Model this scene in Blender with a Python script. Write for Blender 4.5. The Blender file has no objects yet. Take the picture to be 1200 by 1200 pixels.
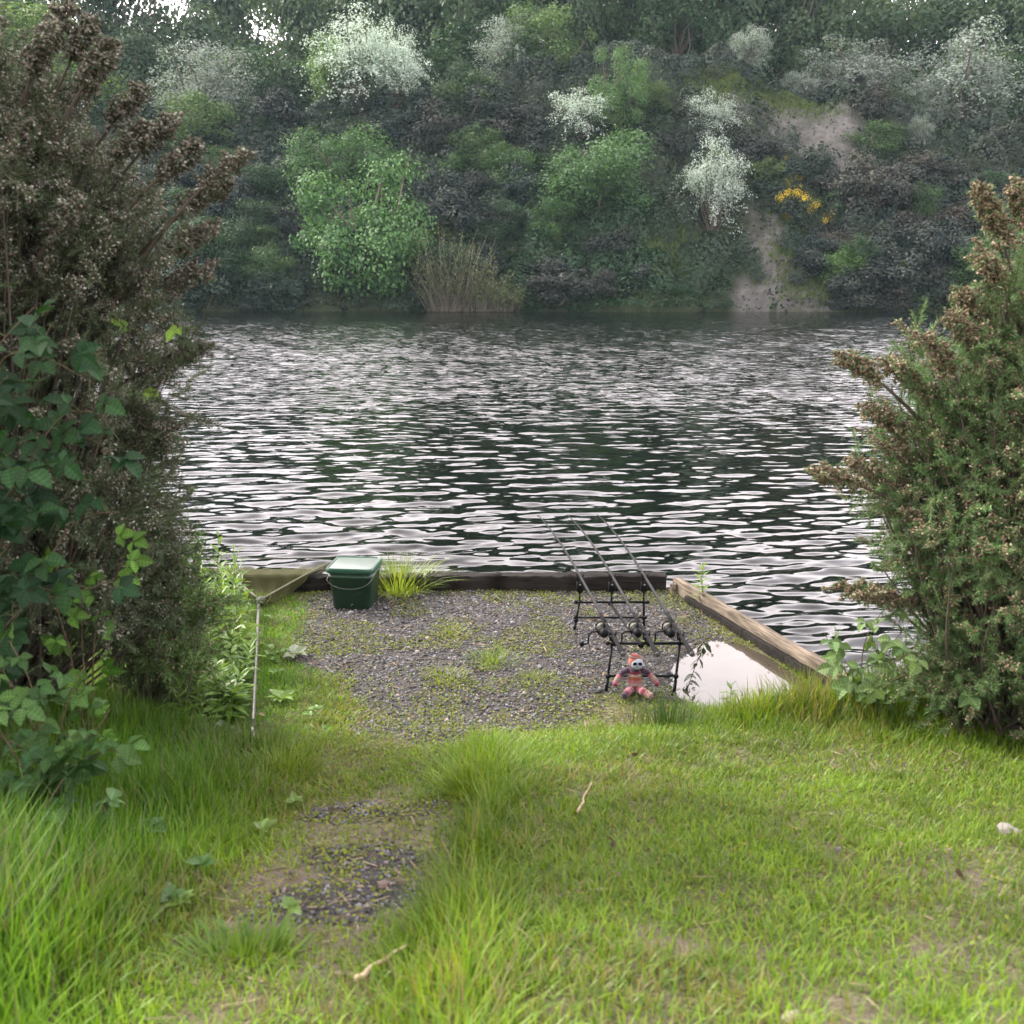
import bpy, bmesh, math, random
import numpy as np
from mathutils import Vector, Matrix
R = np.random.default_rng(7)
random.seed(7)
rad = math.radians
scene = bpy.context.scene
COL = scene.collection

# ------------------------------------------------------------------ camera numbers (used to read real positions off the photo)
CAMZ = 2.25
PITCH = rad(13.04)
F = 1200.0
cp, sp = math.cos(PITCH), math.sin(PITCH)
def ray(px, py):
    u = (px - 600) / F; v = -(py - 600) / F
    return np.array([u, cp + v * sp, -sp + v * cp])
def on_z(px, py, z=0.0):
    d = ray(px, py); t = (z - CAMZ) / d[2]
    return np.array([d[0] * t, d[1] * t, z])
def on_y(px, py, y):
    d = ray(px, py); t = y / d[1]
    return np.array([d[0] * t, y, CAMZ + d[2] * t])

# ------------------------------------------------------------------ maths helpers
def sstep(a, b, x):
    t = np.clip((np.asarray(x, float) - a) / (b - a), 0, 1)
    return t * t * (3 - 2 * t)
_tab = np.random.default_rng(3).random((256, 256))
def vnoise(x, y, s=1.0, o=0):
    x = np.asarray(x, float) * s + 37.3 * o + 1000; y = np.asarray(y, float) * s + 91.7 * o + 1000
    xi = np.floor(x).astype(int); yi = np.floor(y).astype(int)
    fx = x - xi; fy = y - yi
    fx = fx * fx * (3 - 2 * fx); fy = fy * fy * (3 - 2 * fy)
    g = lambda a, b: _tab[a % 256, b % 256]
    return (g(xi, yi) * (1 - fx) + g(xi + 1, yi) * fx) * (1 - fy) + (g(xi, yi + 1) * (1 - fx) + g(xi + 1, yi + 1) * fx) * fy
def fbm(x, y, s=1.0, o=0, n=4):
    r = 0; a = .5; tot = 0
    for k in range(n):
        r = r + a * vnoise(x, y, s * 2 ** k, o + k); tot += a; a *= .5
    return r / tot
def poly_sd(x, y, P):
    x = np.asarray(x, float); y = np.asarray(y, float)
    d = np.full(x.shape, 1e9); ins = np.zeros(x.shape, bool)
    n = len(P)
    for i in range(n):
        x0, y0 = P[i][:2]; x1, y1 = P[(i + 1) % n][:2]
        ex, ey = x1 - x0, y1 - y0
        t = np.clip(((x - x0) * ex + (y - y0) * ey) / (ex * ex + ey * ey), 0, 1)
        d = np.minimum(d, np.hypot(x - x0 - t * ex, y - y0 - t * ey))
        c = ((y0 > y) != (y1 > y)) & (x < (x1 - x0) * (y - y0) / (y1 - y0 + 1e-12) + x0)
        ins ^= c
    return np.where(ins, -d, d)
def unit(v):
    v = np.asarray(v, float)
    return v / (np.linalg.norm(v, axis=-1, keepdims=True) + 1e-12)
def randdir(n, rng=R):
    return unit(rng.normal(size=(n, 3)))
def frames(d, roll=None, rng=R):
    """rotation matrices whose local +Z is d; columns x,y,z"""
    d = unit(d); n = len(d)
    up = np.where(np.abs(d[:, 2:3]) > .95, np.array([[1., 0, 0]]), np.array([[0., 0, 1]]))
    x = unit(np.cross(up, d)); y = np.cross(d, x)
    if roll is None: roll = rng.random(n) * 2 * math.pi
    c = np.cos(roll)[:, None]; s = np.sin(roll)[:, None]
    X = c * x + s * y; Y = -s * x + c * y
    return np.stack([X, Y, d], axis=2)

# ------------------------------------------------------------------ geometry collector
class Geo:
    def __init__(s):
        s.v = []; s.c = []; s.f = []; s.n = 0
    def add(s, v, f, c=(.5, .5, .5)):
        v = np.asarray(v, float).reshape(-1, 3)
        f = np.asarray(f, int)
        c = np.asarray(c, float)
        if c.ndim == 1: c = np.broadcast_to(c, (len(v), 3))
        s.v.append(v); s.c.append(c)
        s.f.append(f + s.n); s.n += len(v)
        return s
    def scatter(s, T, TF, P, M, sc, c):
        """template verts T, faces TF; at P with rotation M, scale sc (n,) or (n,3); colour c (n,3)"""
        n = len(P); k = len(T)
        sc = np.asarray(sc, float)
        if sc.ndim == 1: sc = sc[:, None].repeat(3, 1)
        L = T[None] * sc[:, None, :]
        V = np.einsum('nij,nkj->nki', M, L) + P[:, None, :]
        FF = (TF[None] + (np.arange(n) * k)[:, None, None]).reshape(-1, TF.shape[1])
        c = np.asarray(c, float)
        if c.ndim == 1: c = np.broadcast_to(c, (n, 3))
        if c.ndim == 2: c = np.repeat(c, k, axis=0)
        else: c = c.reshape(-1, 3)
        s.add(V.reshape(-1, 3), FF, c)
    def arrays(s):
        return np.concatenate(s.v), s.f, np.concatenate(s.c)
    def tube(s, pts, radii, sides=6, c=(.1, .08, .06), cap=True):
        pts = np.asarray(pts, float); n = len(pts)
        radii = np.broadcast_to(np.asarray(radii, float), (n,))
        tang = np.zeros_like(pts); tang[1:-1] = pts[2:] - pts[:-2]; tang[0] = pts[1] - pts[0]; tang[-1] = pts[-1] - pts[-2]
        tang = unit(tang)
        a = np.array([0, 0, 1.]) if abs(tang[0][2]) < .9 else np.array([1., 0, 0])
        V = []; x = unit(np.cross(a, tang[0]))
        for i in range(n):
            x = unit(x - tang[i] * np.dot(x, tang[i])); y = np.cross(tang[i], x)
            an = np.arange(sides) * 2 * math.pi / sides
            V.append(pts[i] + radii[i] * (np.cos(an)[:, None] * x + np.sin(an)[:, None] * y))
        V = np.concatenate(V); Fq = []
        for i in range(n - 1):
            for j in range(sides):
                k = (j + 1) % sides
                Fq.append((i * sides + j, i * sides + k, (i + 1) * sides + k, (i + 1) * sides + j))
        c = np.asarray(c, float)
        if c.ndim == 2: c = np.repeat(c, sides, axis=0)
        s.add(V, Fq, c)
        if cap:
            base = s.n - len(V)
            for o, rev in ((0, True), ((n - 1) * sides, False)):
                idx = [base + o + j for j in range(sides)]
                if rev: idx = idx[::-1]
                s.f.append(np.array([idx]))
        return s
    def lathe(s, prof, axis_o, axis_d, sides=20, c=(.1, .1, .1)):
        axis_o = np.asarray(axis_o, float)
        d = unit(axis_d)
        pts = [axis_o + d * h for r, h in prof]
        M = frames(d[None], np.zeros(1))[0]
        an = np.arange(sides) * 2 * math.pi / sides
        V = np.concatenate([p + r * (np.cos(an)[:, None] * M[:, 0] + np.sin(an)[:, None] * M[:, 1]) for p, (r, h) in zip(pts, prof)])
        Fq = [(i * sides + j, i * sides + (j + 1) % sides, (i + 1) * sides + (j + 1) % sides, (i + 1) * sides + j) for i in range(len(prof) - 1) for j in range(sides)]
        s.add(V, Fq, c)
        b = s.n - len(V)
        s.f.append(np.array([[b + j for j in range(sides)][::-1]])); s.f.append(np.array([[b + (len(prof) - 1) * sides + j for j in range(sides)]]))
        return s
    def ball(s, c0, r, c=(.5, .5, .5), seg=14, rings=9, M=None):
        th = np.linspace(0.001, math.pi - .001, rings)
        an = np.arange(seg) * 2 * math.pi / seg
        V = np.array([[math.sin(t) * math.cos(a), math.sin(t) * math.sin(a), math.cos(t)] for t in th for a in an]) * np.asarray(r, float)
        if M is not None: V = V @ np.asarray(M).T
        Fq = [(i * seg + j, (i + 1) * seg + j, (i + 1) * seg + (j + 1) % seg, i * seg + (j + 1) % seg) for i in range(rings - 1) for j in range(seg)]
        return s.add(V + np.asarray(c0, float), Fq, c)
    def beam(s, a, b, w, h, c=(.1, .1, .1), bev=.004, up=(0, 0, 1), rough=0, seg=1, rng=R):
        """bevelled bar from a to b, w wide, h high, centred on the line"""
        a = np.asarray(a, float); b = np.asarray(b, float); d = unit(b - a)
        x = unit(np.cross(d, up)); z = np.cross(x, d)
        w /= 2; h /= 2; e = min(bev, w * .45, h * .45)
        ring = [(-w + e, -h), (w - e, -h), (w, -h + e), (w, h - e), (w - e, h), (-w + e, h), (-w, h - e), (-w, -h + e)]
        L = np.linalg.norm(b - a); e2 = min(e, L * .2)
        st = [(0, -e), (e2, 0)] + [(L * k / seg, 0) for k in range(1, seg)] + [(L - e2, 0), (L, -e)]
        V = []
        for t, ins in st:
            for (p, q) in ring:
                p2 = p + (ins if p > 0 else -ins); q2 = q + (ins if q > 0 else -ins)
                V.append(a + d * t + x * p2 + z * q2)
        V = np.array(V)
        if rough: V = V + rng.normal(size=V.shape) * rough
        m = len(st)
        Fq = [(i * 8 + j, i * 8 + (j + 1) % 8, (i + 1) * 8 + (j + 1) % 8, (i + 1) * 8 + j) for i in range(m - 1) for j in range(8)]
        s.add(V, Fq, c); bs = s.n - len(V)
        s.f.append(np.array([[bs + j for j in range(8)][::-1]])); s.f.append(np.array([[bs + (m - 1) * 8 + j for j in range(8)]]))
        return s
    def mesh(s, name, smooth=False):
        V, FL, C = s.arrays()
        me = bpy.data.meshes.new(name)
        loops = np.concatenate([f.ravel() for f in FL]); tot = np.concatenate([np.full(len(f), f.shape[1]) for f in FL])
        st = np.concatenate([[0], np.cumsum(tot)[:-1]])
        me.vertices.add(len(V)); me.vertices.foreach_set('co', V.astype(np.float32).ravel())
        me.loops.add(len(loops)); me.loops.foreach_set('vertex_index', loops.astype(np.int32))
        me.polygons.add(len(tot)); me.polygons.foreach_set('loop_start', st.astype(np.int32)); me.polygons.foreach_set('loop_total', tot.astype(np.int32))
        if smooth: me.polygons.foreach_set('use_smooth', np.ones(len(tot), bool))
        ca = me.color_attributes.new('Col', 'FLOAT_COLOR', 'POINT')
        ca.data.foreach_set('color', np.concatenate([C, np.ones((len(C), 1))], 1).astype(np.float32).ravel())
        me.update(calc_edges=True); me.validate()
        return me

def obj(name, g, mat, parent=None, smooth=False):
    me = g.mesh(name, smooth) if isinstance(g, Geo) else g
    if mat is not None and not me.materials: me.materials.append(mat)
    o = bpy.data.objects.new(name, me); COL.objects.link(o)
    if parent is not None: o.parent = parent
    return o
def empty(name, loc=(0, 0, 0), rz=0):
    o = bpy.data.objects.new(name, None); COL.objects.link(o)
    o.location = tuple(loc); o.rotation_euler = (0, 0, rz); o.empty_display_size = .1
    return o
def tag(o, label=None, cat=None, group=None, kind=None):
    if label: o['label'] = label
    if cat: o['category'] = cat
    if group: o['group'] = group
    if kind: o['kind'] = kind
    return o
def keep(part, root):
    """parent a part built in world coordinates under its thing"""
    part.parent = root
    part.matrix_parent_inverse = Matrix.Translation(-Vector(root.location))
    return part

# ------------------------------------------------------------------ materials
def nmat(name):
    m = bpy.data.materials.new(name); m.use_nodes = True
    return m, m.node_tree.nodes, m.node_tree.links, m.node_tree.nodes['Principled BSDF']
def plain(name, col, rough=.5, metal=0, bump=0, bscale=80, var=.12, spec=.5, coat=0):
    m, N, L, b = nmat(name)
    nz = N.new('ShaderNodeTexNoise'); nz.inputs['Scale'].default_value = bscale; nz.inputs['Detail'].default_value = 5
    tc = N.new('ShaderNodeTexCoord'); L.new(tc.outputs['Object'], nz.inputs['Vector'])
    mx = N.new('ShaderNodeMix'); mx.data_type = 'RGBA'
    mx.inputs[6].default_value = tuple(c * (1 - var) for c in col) + (1,); mx.inputs[7].default_value = tuple(min(1, c * (1 + var)) for c in col) + (1,)
    L.new(nz.outputs['Fac'], mx.inputs[0]); L.new(mx.outputs[2], b.inputs['Base Color'])
    b.inputs['Roughness'].default_value = rough; b.inputs['Metallic'].default_value = metal
    b.inputs['Specular IOR Level'].default_value = spec; b.inputs['Coat Weight'].default_value = coat
    if bump:
        bp = N.new('ShaderNodeBump'); bp.inputs['Strength'].default_value = bump; bp.inputs['Distance'].default_value = .002
        L.new(nz.outputs['Fac'], bp.inputs['Height']); L.new(bp.outputs[0], b.inputs['Normal'])
    return m
def foliage(name, trans=.35, rough=.55, spec=.35, var=.25, tcol=(1.15, 1.1, .6), nvar=0, nscale=1):
    m, N, L, b = nmat(name)
    at = N.new('ShaderNodeAttribute'); at.attribute_name = 'Col'
    oi = N.new('ShaderNodeObjectInfo')
    mr = N.new('ShaderNodeMapRange'); mr.inputs[3].default_value = 1 - var; mr.inputs[4].default_value = 1 + var
    L.new(oi.outputs['Random'], mr.inputs[0])
    vm = N.new('ShaderNodeVectorMath'); vm.operation = 'SCALE'
    L.new(at.outputs['Color'], vm.inputs[0]); L.new(mr.outputs[0], vm.inputs['Scale'])
    out = vm.outputs[0]
    if nvar:
        nz = N.new('ShaderNodeTexNoise'); nz.inputs['Scale'].default_value = nscale; nz.inputs['Detail'].default_value = 4
        g = N.new('ShaderNodeNewGeometry'); L.new(g.outputs['Position'], nz.inputs['Vector'])
        m2 = N.new('ShaderNodeMapRange'); m2.inputs[1].default_value = .3; m2.inputs[2].default_value = .7; m2.inputs[3].default_value = 1 - nvar; m2.inputs[4].default_value = 1 + nvar
        L.new(nz.outputs['Fac'], m2.inputs[0])
        v2 = N.new('ShaderNodeVectorMath'); v2.operation = 'SCALE'; L.new(out, v2.inputs[0]); L.new(m2.outputs[0], v2.inputs['Scale']); out = v2.outputs[0]
    L.new(out, b.inputs['Base Color'])
    b.inputs['Roughness'].default_value = rough; b.inputs['Specular IOR Level'].default_value = spec
    if trans > 0:
        tr = N.new('ShaderNodeBsdfTranslucent')
        v3 = N.new('ShaderNodeVectorMath'); v3.operation = 'MULTIPLY'; v3.inputs[1].default_value = tcol
        L.new(out, v3.inputs[0]); L.new(v3.outputs[0], tr.inputs['Color'])
        ms = N.new('ShaderNodeMixShader'); ms.inputs[0].default_value = trans
        L.new(b.outputs[0], ms.inputs[1]); L.new(tr.outputs[0], ms.inputs[2])
        L.new(ms.outputs[0], N['Material Output'].inputs['Surface'])
    return m

M_GRASS = foliage('grass_blades', .45, .45, .4, 0, (1.25, 1.15, .5))
M_MOSS = foliage('moss_and_weeds', .3, .8, .2, 0)
M_LEAF = foliage('broad_leaves', .4, .4, .45, 0, (1.3, 1.25, .45))
M_BRAM = foliage('bramble_leaves', .3, .6, .2, 0, (1.2, 1.3, .5))
M_SPINE = foliage('gorse_spines', .12, .55, .35, 0)
M_POD = foliage('dry_gorse_pods', .15, .75, .2, 0, (1.2, 1, .8))
M_BARK = foliage('grey_bark', 0, .9, .2, 0, nvar=.3, nscale=30)
M_FAR = foliage('far_tree_leaves', .3, .6, .3, .12)
M_FARG = foliage('far_gorse', .1, .7, .25, .22)
M_BLOS = foliage('hawthorn_blossom', .25, .7, .3, .08, (1.05, 1.05, .95))
M_STONE = foliage('gravel_stones', 0, .75, .4, 0)
M_LITTER = foliage('dry_litter', .2, .8, .2, 0)

# ------------------------------------------------------------------ near terrain
PUD = [on_z(*p)[:2] for p in [(797, 778), (815, 760), (836, 750), (866, 755), (895, 768), (924, 787), (950, 808), (954, 826), (915, 838), (868, 836), (826, 826), (800, 815), (790, 798)]]
GRAV = [on_z(*p)[:2] for p in [(352, 698), (420, 690), (500, 688), (790, 690), (860, 745), (950, 812), (850, 832), (800, 822), (716, 822), (690, 852), (640, 868), (565, 888), (470, 878), (418, 858), (398, 822), (352, 775), (335, 735)]]
SHX = [-60, -8, -3, -2.4, 1.12, 1.2, 1.84, 2.6, 5, 60]; SHY = [9, 7.6, 7.15, 7.33, 7.33, 7.12, 5.30, 5.45, 6.2, 9]
PATCH = [(-.52, 3.62, .27, .17), (-.47, 3.02, .24, .20), (-.40, 2.72, .15, .14), (-.55, 2.62, .2, .16)]
def h_near(x, y):
    x = np.asarray(x, float); y = np.asarray(y, float)
    z = .74 * sstep(5.15, .9, y)
    z = z + .09 * sstep(-.28, .1, x + .12 * (vnoise(y, y * 0, 2.2) - .5)) * sstep(4.95, 4.2, y)
    z = z + .25 * sstep(-1.05, -2.3, x) * sstep(5.6, 3.8, y)
    z = z + .12 * sstep(1.7, 3.2, x) * sstep(5.6, 4.4, y)
    flat = sstep(5.4, 4.9, y) + sstep(-1.5, -2, x)
    z = z + (.02 + .05 * np.clip(flat, 0, 1)) * (fbm(x, y, 1.3, 3) - .5) * 1.3 + .012 * (fbm(x, y, 7, 9) - .5)
    sd = poly_sd(x, y, PUD)
    z = z - .055 * sstep(.07, -.05, sd + .05 * (fbm(x, y, 6, 4) - .5))
    ys = np.interp(x, SHX, SHY)
    z = z - 1.6 * sstep(0.0, .5, y - ys)
    return z
def gravel_mask(x, y):
    sd = poly_sd(x, y, GRAV) + .28 * (fbm(x, y, 3, 1) - .5)
    m = sstep(.05, -.10, sd)
    for (a, b, r1, r2) in PATCH:
        d = np.hypot((x - a) / r1, (y - b) / r2) + .9 * (fbm(x, y, 6, 2) - .5)
        m = np.maximum(m, sstep(1.15, .75, d))
    return m
SP1, SP2, SP3, SP4, SP5 = on_z(605, 1095, .5), on_z(1175, 1040, .5), on_z(655, 905, .2), on_z(930, 985, .35), on_z(780, 1150, .55)
def soil_mask(x, y):
    """tan worn earth around the path"""
    d = np.hypot((x + .50) / .42, (y - 3.0) / .95)
    m = sstep(1.25, .6, d + .8 * (fbm(x, y, 3.5, 6) - .5))
    d2 = np.hypot((x - .30) / .42, (y - 5.0) / .22)
    m = np.maximum(m, .7 * sstep(1.2, .6, d2 + .8 * (fbm(x, y, 4, 8) - .5)))
    for q_, rx, ry in ((SP1, .16, .10), (SP2, .35, .3), (SP3, .14, .08), (SP4, .2, .12), (SP5, .12, .12)):
        m = np.maximum(m, .6 * sstep(1.2, .6, np.hypot((x - q_[0]) / rx, (y - q_[1]) / ry) + 1.0 * (fbm(x, y, 6, 13) - .5)))
    m = np.maximum(m, .55 * sstep(.66, .76, fbm(x, y, 2.2, 12)))
    return m

def axis_pts(segs):
    out = []
    for a, b, st in segs:
        out += list(np.arange(a, b - 1e-6, st))
    out.append(segs[-1][1]); return np.array(out)
def grid(xs, ys):
    X, Y = np.meshgrid(xs, ys); nx, ny = len(xs), len(ys)
    i = np.arange((nx - 1) * (ny - 1)); r = i // (nx - 1); c = i % (nx - 1)
    a = r * nx + c
    return X.ravel(), Y.ravel(), np.stack([a, a + 1, a + 1 + nx, a + nx], 1)

xs = axis_pts([(-400, -100, 60), (-100, -20, 10), (-20, -6, 1.5), (-6, -3.2, .1), (-3.2, 3.4, .028), (3.4, 6, .1), (6, 20, 1.5), (20, 100, 10), (100, 400, 60)])
ys = axis_pts([(-400, -100, 60), (-100, -12, 11), (-12, -2, 1), (-2, 1.2, .1), (1.2, 7.7, .028), (7.7, 9, .1), (9, 20, 1), (20, 62, 7)])
X, Y, FQ = grid(xs, ys)
Z = h_near(X, Y)
gm = gravel_mask(X, Y)[:, None]; sm = soil_mask(X, Y)[:, None]
n1 = fbm(X, Y, 18, 5, 3)[:, None]; n2 = fbm(X, Y, 2.5, 7, 4)[:, None]
base = np.array([.055, .06, .022]) * (1 - n2) + np.array([.10, .085, .05]) * n2
soil = np.array([.125, .103, .078]) * (.6 + .8 * n1)
grv = np.array([.050, .046, .044]) * (.6 + .8 * n1)
C = base * (1 - sm) + soil * sm
C = C * (1 - gm) + grv * gm
g = Geo(); g.add(np.stack([X, Y, Z], 1), FQ, C)
m, N, L, b = nmat('earth_and_turf')
at = N.new('ShaderNodeAttribute'); at.attribute_name = 'Col'
geo_ = N.new('ShaderNodeNewGeometry')
nz = N.new('ShaderNodeTexNoise'); nz.inputs['Scale'].default_value = 90; nz.inputs['Detail'].default_value = 6; L.new(geo_.outputs['Position'], nz.inputs['Vector'])
vo = N.new('ShaderNodeTexVoronoi'); vo.inputs['Scale'].default_value = 75; L.new(geo_.outputs['Position'], vo.inputs['Vector'])
mr = N.new('ShaderNodeMapRange'); mr.inputs[3].default_value = .5; mr.inputs[4].default_value = 1.5; L.new(nz.outputs['Fac'], mr.inputs[0])
vm = N.new('ShaderNodeVectorMath'); vm.operation = 'SCALE'; L.new(at.outputs['Color'], vm.inputs[0]); L.new(mr.outputs[0], vm.inputs['Scale'])
L.new(vm.outputs[0], b.inputs['Base Color']); b.inputs['Roughness'].default_value = .9; b.inputs['Specular IOR Level'].default_value = .25
bp = N.new('ShaderNodeBump'); bp.inputs['Distance'].default_value = .012; bp.inputs['Strength'].default_value = .8; L.new(vo.outputs['Distance'], bp.inputs['Height']); L.new(bp.outputs[0], b.inputs['Normal'])
tag(obj('ground', g, m, smooth=True), kind='structure')

# ------------------------------------------------------------------ lake
WZ = -.10
rows = [4.9]
while rows[-1] < 76: rows.append(rows[-1] * 1.0031 + .001)
rows = np.array(rows)
u = np.concatenate([[-30, -12, -6, -3, -2, -1.4, -1], np.linspace(-.78, .78, 760), [1, 1.4, 2, 3, 6, 12, 30]])
U, YY = np.meshgrid(u, rows); XX = U * YY
rw = np.random.default_rng(21)
ZZ = np.zeros_like(XX); 
gust = .72 + .6 * sstep(.25, .72, fbm(XX * .6, YY * .25, .35, 31, 3))
calm = .5 + .5 * sstep(67, 60, YY)
wx = XX; wy = YY + .16 * (fbm(XX, YY, .5, 44) - .5)
for k in range(64):
    lam = .105 * (5.5 ** (rw.random() ** 1.25))
    ang = rw.normal() * .21 - .14
    if k % 5 == 0: ang += rw.choice([-1, 1]) * .55
    kx, ky = math.sin(ang) * 2 * math.pi / lam, math.cos(ang) * 2 * math.pi / lam
    slope = .0265
    res = np.gradient(rows)[:, None] * np.ones_like(XX)
    fade = sstep(.42, .20, res / lam)
    ZZ += fade * slope / (2 * math.pi / lam) * np.sin(kx * wx + ky * wy + rw.random() * 6.28)
ZZ = ZZ * gust * calm * (.85 + 1.2 * sstep(9, 30, YY)) * np.where(np.abs(U) > .85, 0, 1)
nx = len(u); i = np.arange((nx - 1) * (len(rows) - 1)); a = (i // (nx - 1)) * nx + i % (nx - 1)
g = Geo(); g.add(np.stack([XX.ravel(), YY.ravel(), WZ + ZZ.ravel()], 1), np.stack([a, a + 1, a + 1 + nx, a + nx], 1), (.02, .04, .03))
m, N, L, b = nmat('lake_water')
b.inputs['Base Color'].default_value = (.0012, .0026, .0020, 1); b.inputs['Roughness'].default_value = .015; b.inputs['IOR'].default_value = 1.333
geo_ = N.new('ShaderNodeNewGeometry'); mp = N.new('ShaderNodeMapping'); mp.inputs['Scale'].default_value = (.4, 1.3, 1); mp.inputs['Rotation'].default_value = (0, 0, .15)
L.new(geo_.outputs['Position'], mp.inputs['Vector'])
nz = N.new('ShaderNodeTexNoise'); nz.inputs['Scale'].default_value = 4.2; nz.inputs['Detail'].default_value = 2.5; nz.inputs['Roughness'].default_value = .45; L.new(mp.outputs[0], nz.inputs['Vector'])
bp = N.new('ShaderNodeBump'); bp.inputs['Strength'].default_value = .8; L.new(nz.outputs['Fac'], bp.inputs['Height']); L.new(bp.outputs[0], b.inputs['Normal'])
sx0 = N.new('ShaderNodeSeparateXYZ'); L.new(geo_.outputs['Position'], sx0.inputs[0])
fr = N.new('ShaderNodeMapRange'); fr.interpolation_type = 'SMOOTHSTEP'; fr.inputs[1].default_value = 8; fr.inputs[2].default_value = 26; fr.inputs[3].default_value = .008; fr.inputs[4].default_value = .085; L.new(sx0.outputs['Y'], fr.inputs[0]); L.new(fr.outputs[0], bp.inputs['Distance'])
M_WATER = m
tag(obj('lake_water', g, m, smooth=True), kind='structure')

# puddle surface: still water lying in the hollow
g = Geo(); xs_ = np.linspace(.6, 2.1, 30); ys_ = np.linspace(4.85, 6.4, 30); X, Y, FQ = grid(xs_, ys_)
g.add(np.stack([X, Y, np.full_like(X, -.013)], 1), FQ, (.05, .05, .04))
keepf = poly_sd(X, Y, PUD) < .16
g.f = [np.array([f for f in FQ if keepf[f].all()])]
m, N, L, b = nmat('puddle_water'); b.inputs['Base Color'].default_value = (.05, .042, .032, 1); b.inputs['Roughness'].default_value = .05; b.inputs['IOR'].default_value = 1.333
nz = N.new('ShaderNodeTexNoise'); nz.inputs['Scale'].default_value = 9; geo_ = N.new('ShaderNodeNewGeometry'); L.new(geo_.outputs['Position'], nz.inputs['Vector'])
bp = N.new('ShaderNodeBump'); bp.inputs['Distance'].default_value = .002; bp.inputs['Strength'].default_value = .3; L.new(nz.outputs['Fac'], bp.inputs['Height']); L.new(bp.outputs[0], b.inputs['Normal'])
tag(obj('puddle', g, m, smooth=True), kind='structure')

# ------------------------------------------------------------------ far hillside
SHORE = 68.0
def h_far(x, y):
    x = np.asarray(x, float); y = np.asarray(y, float)
    s = y - SHORE - 2.2 * (fbm(x, x * 0, .06, 50) - .5) * 2
    zz = np.where(s < 0, s * .5, 0)
    sl = .86 + .12 * np.sin(x * .08 + 1)
    up = np.clip(s, 0, None)
    brk = 17.2 + 1.2 * np.sin(x * .11 + .6)
    prof = np.where(up < brk, sl * up, sl * brk + .05 * (up - brk))
    zz = zz + prof * (1 + .06 * (fbm(x, y, .12, 52) - .5) * 2)
    zz = zz + sstep(0, 4, up) * ((fbm(x, y, .22, 54) - .5) * 2.6 + (fbm(x, y, .9, 55) - .5) * .7)
    zz = zz + .5 * sstep(0, .4, up)
    return zz + WZ - .15
def far_hit(px, py):
    d = ray(px, py); t = np.linspace(60, 190, 2600)
    P = d[None] * t[:, None] + np.array([0, 0, CAMZ])
    below = P[:, 2] < h_far(P[:, 0], P[:, 1])
    k = np.argmax(below) if below.any() else len(t) - 1
    if not below.any(): k = int(np.argmin(np.abs(P[:, 1] - 96)))
    p = P[k].copy(); p[2] = h_far(p[0], p[1]); return p, t[k]
xs = axis_pts([(-260, -60, 6), (-60, 60, .45), (60, 260, 6)])
ys = axis_pts([(58, 96, .42), (96, 140, 2.5), (140, 400, 30)])
X, Y, FQ = grid(xs, ys); Z = h_far(X, Y)
# bare earth scars, by their place in the picture turned into real places on the slope
SCAR = [((950, 150), 4.2, 3.4), ((985, 175), 2.0, 2.6), ((895, 128), 2.6, 1.2), ((900, 290), 1.3, 3.2), ((915, 325), 1.7, 2.8), ((940, 352), 3.0, 1.6), ((890, 345), 1.6, 1.6), ((1105, 330), 1.2, 1.6), ((232, 240), 1.0, 2.4), ((275, 318), .9, 1.0)]
SC = []
for (p, rx, ry) in SCAR:
    q, t = far_hit(*p); SC.append((q[0], q[1], rx, ry))
def scar_mask(x, y):
    m = np.zeros(np.shape(x)); nn = 1.4 * (fbm(x, y, .8, 60) - .5) + 1.1 * (fbm(x, y, 2.2, 66) - .5)
    for (a, b_, r1, r2) in SC:
        m = np.maximum(m, sstep(1.15, .75, np.hypot((x - a) / r1, (y - b_) / (r2 * .95)) + nn))
    return m
sc = scar_mask(X, Y)[:, None]; n1 = fbm(X, Y, 1.2, 61)[:, None]; n2 = fbm(X, Y, .25, 62)[:, None]
grassy = np.array([.055, .085, .03]) * (.5 + n1) * n2 + np.array([.04, .045, .022]) * (1 - n2)
earth = np.array([.112, .106, .098]) * (.45 + 1.1 * n1)
C = grassy * (1 - sc) + earth * sc
g = Geo(); g.add(np.stack([X, Y, Z], 1), FQ, C)
m, N, L, b = nmat('hillside_earth')
at = N.new('ShaderNodeAttribute'); at.attribute_name = 'Col'; geo_ = N.new('ShaderNodeNewGeometry')
nz = N.new('ShaderNodeTexNoise'); nz.inputs['Scale'].default_value = 1.6; nz.inputs['Detail'].default_value = 8; nz.inputs['Roughness'].default_value = .7; L.new(geo_.outputs['Position'], nz.inputs['Vector'])
mr = N.new('ShaderNodeMapRange'); mr.inputs[1].default_value = .3; mr.inputs[2].default_value = .7; mr.inputs[3].default_value = .6; mr.inputs[4].default_value = 1.35; L.new(nz.outputs['Fac'], mr.inputs[0])
vm = N.new('ShaderNodeVectorMath'); vm.operation = 'SCALE'; L.new(at.outputs['Color'], vm.inputs[0]); L.new(mr.outputs[0], vm.inputs['Scale'])
L.new(vm.outputs[0], b.inputs['Base Color']); b.inputs['Roughness'].default_value = .95
bp = N.new('ShaderNodeBump'); bp.inputs['Distance'].default_value = .5; bp.inputs['Strength'].default_value = .8; L.new(nz.outputs['Fac'], bp.inputs['Height']); L.new(bp.outputs[0], b.inputs['Normal'])
tag(obj('hillside', g, m, smooth=True), kind='structure')

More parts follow.
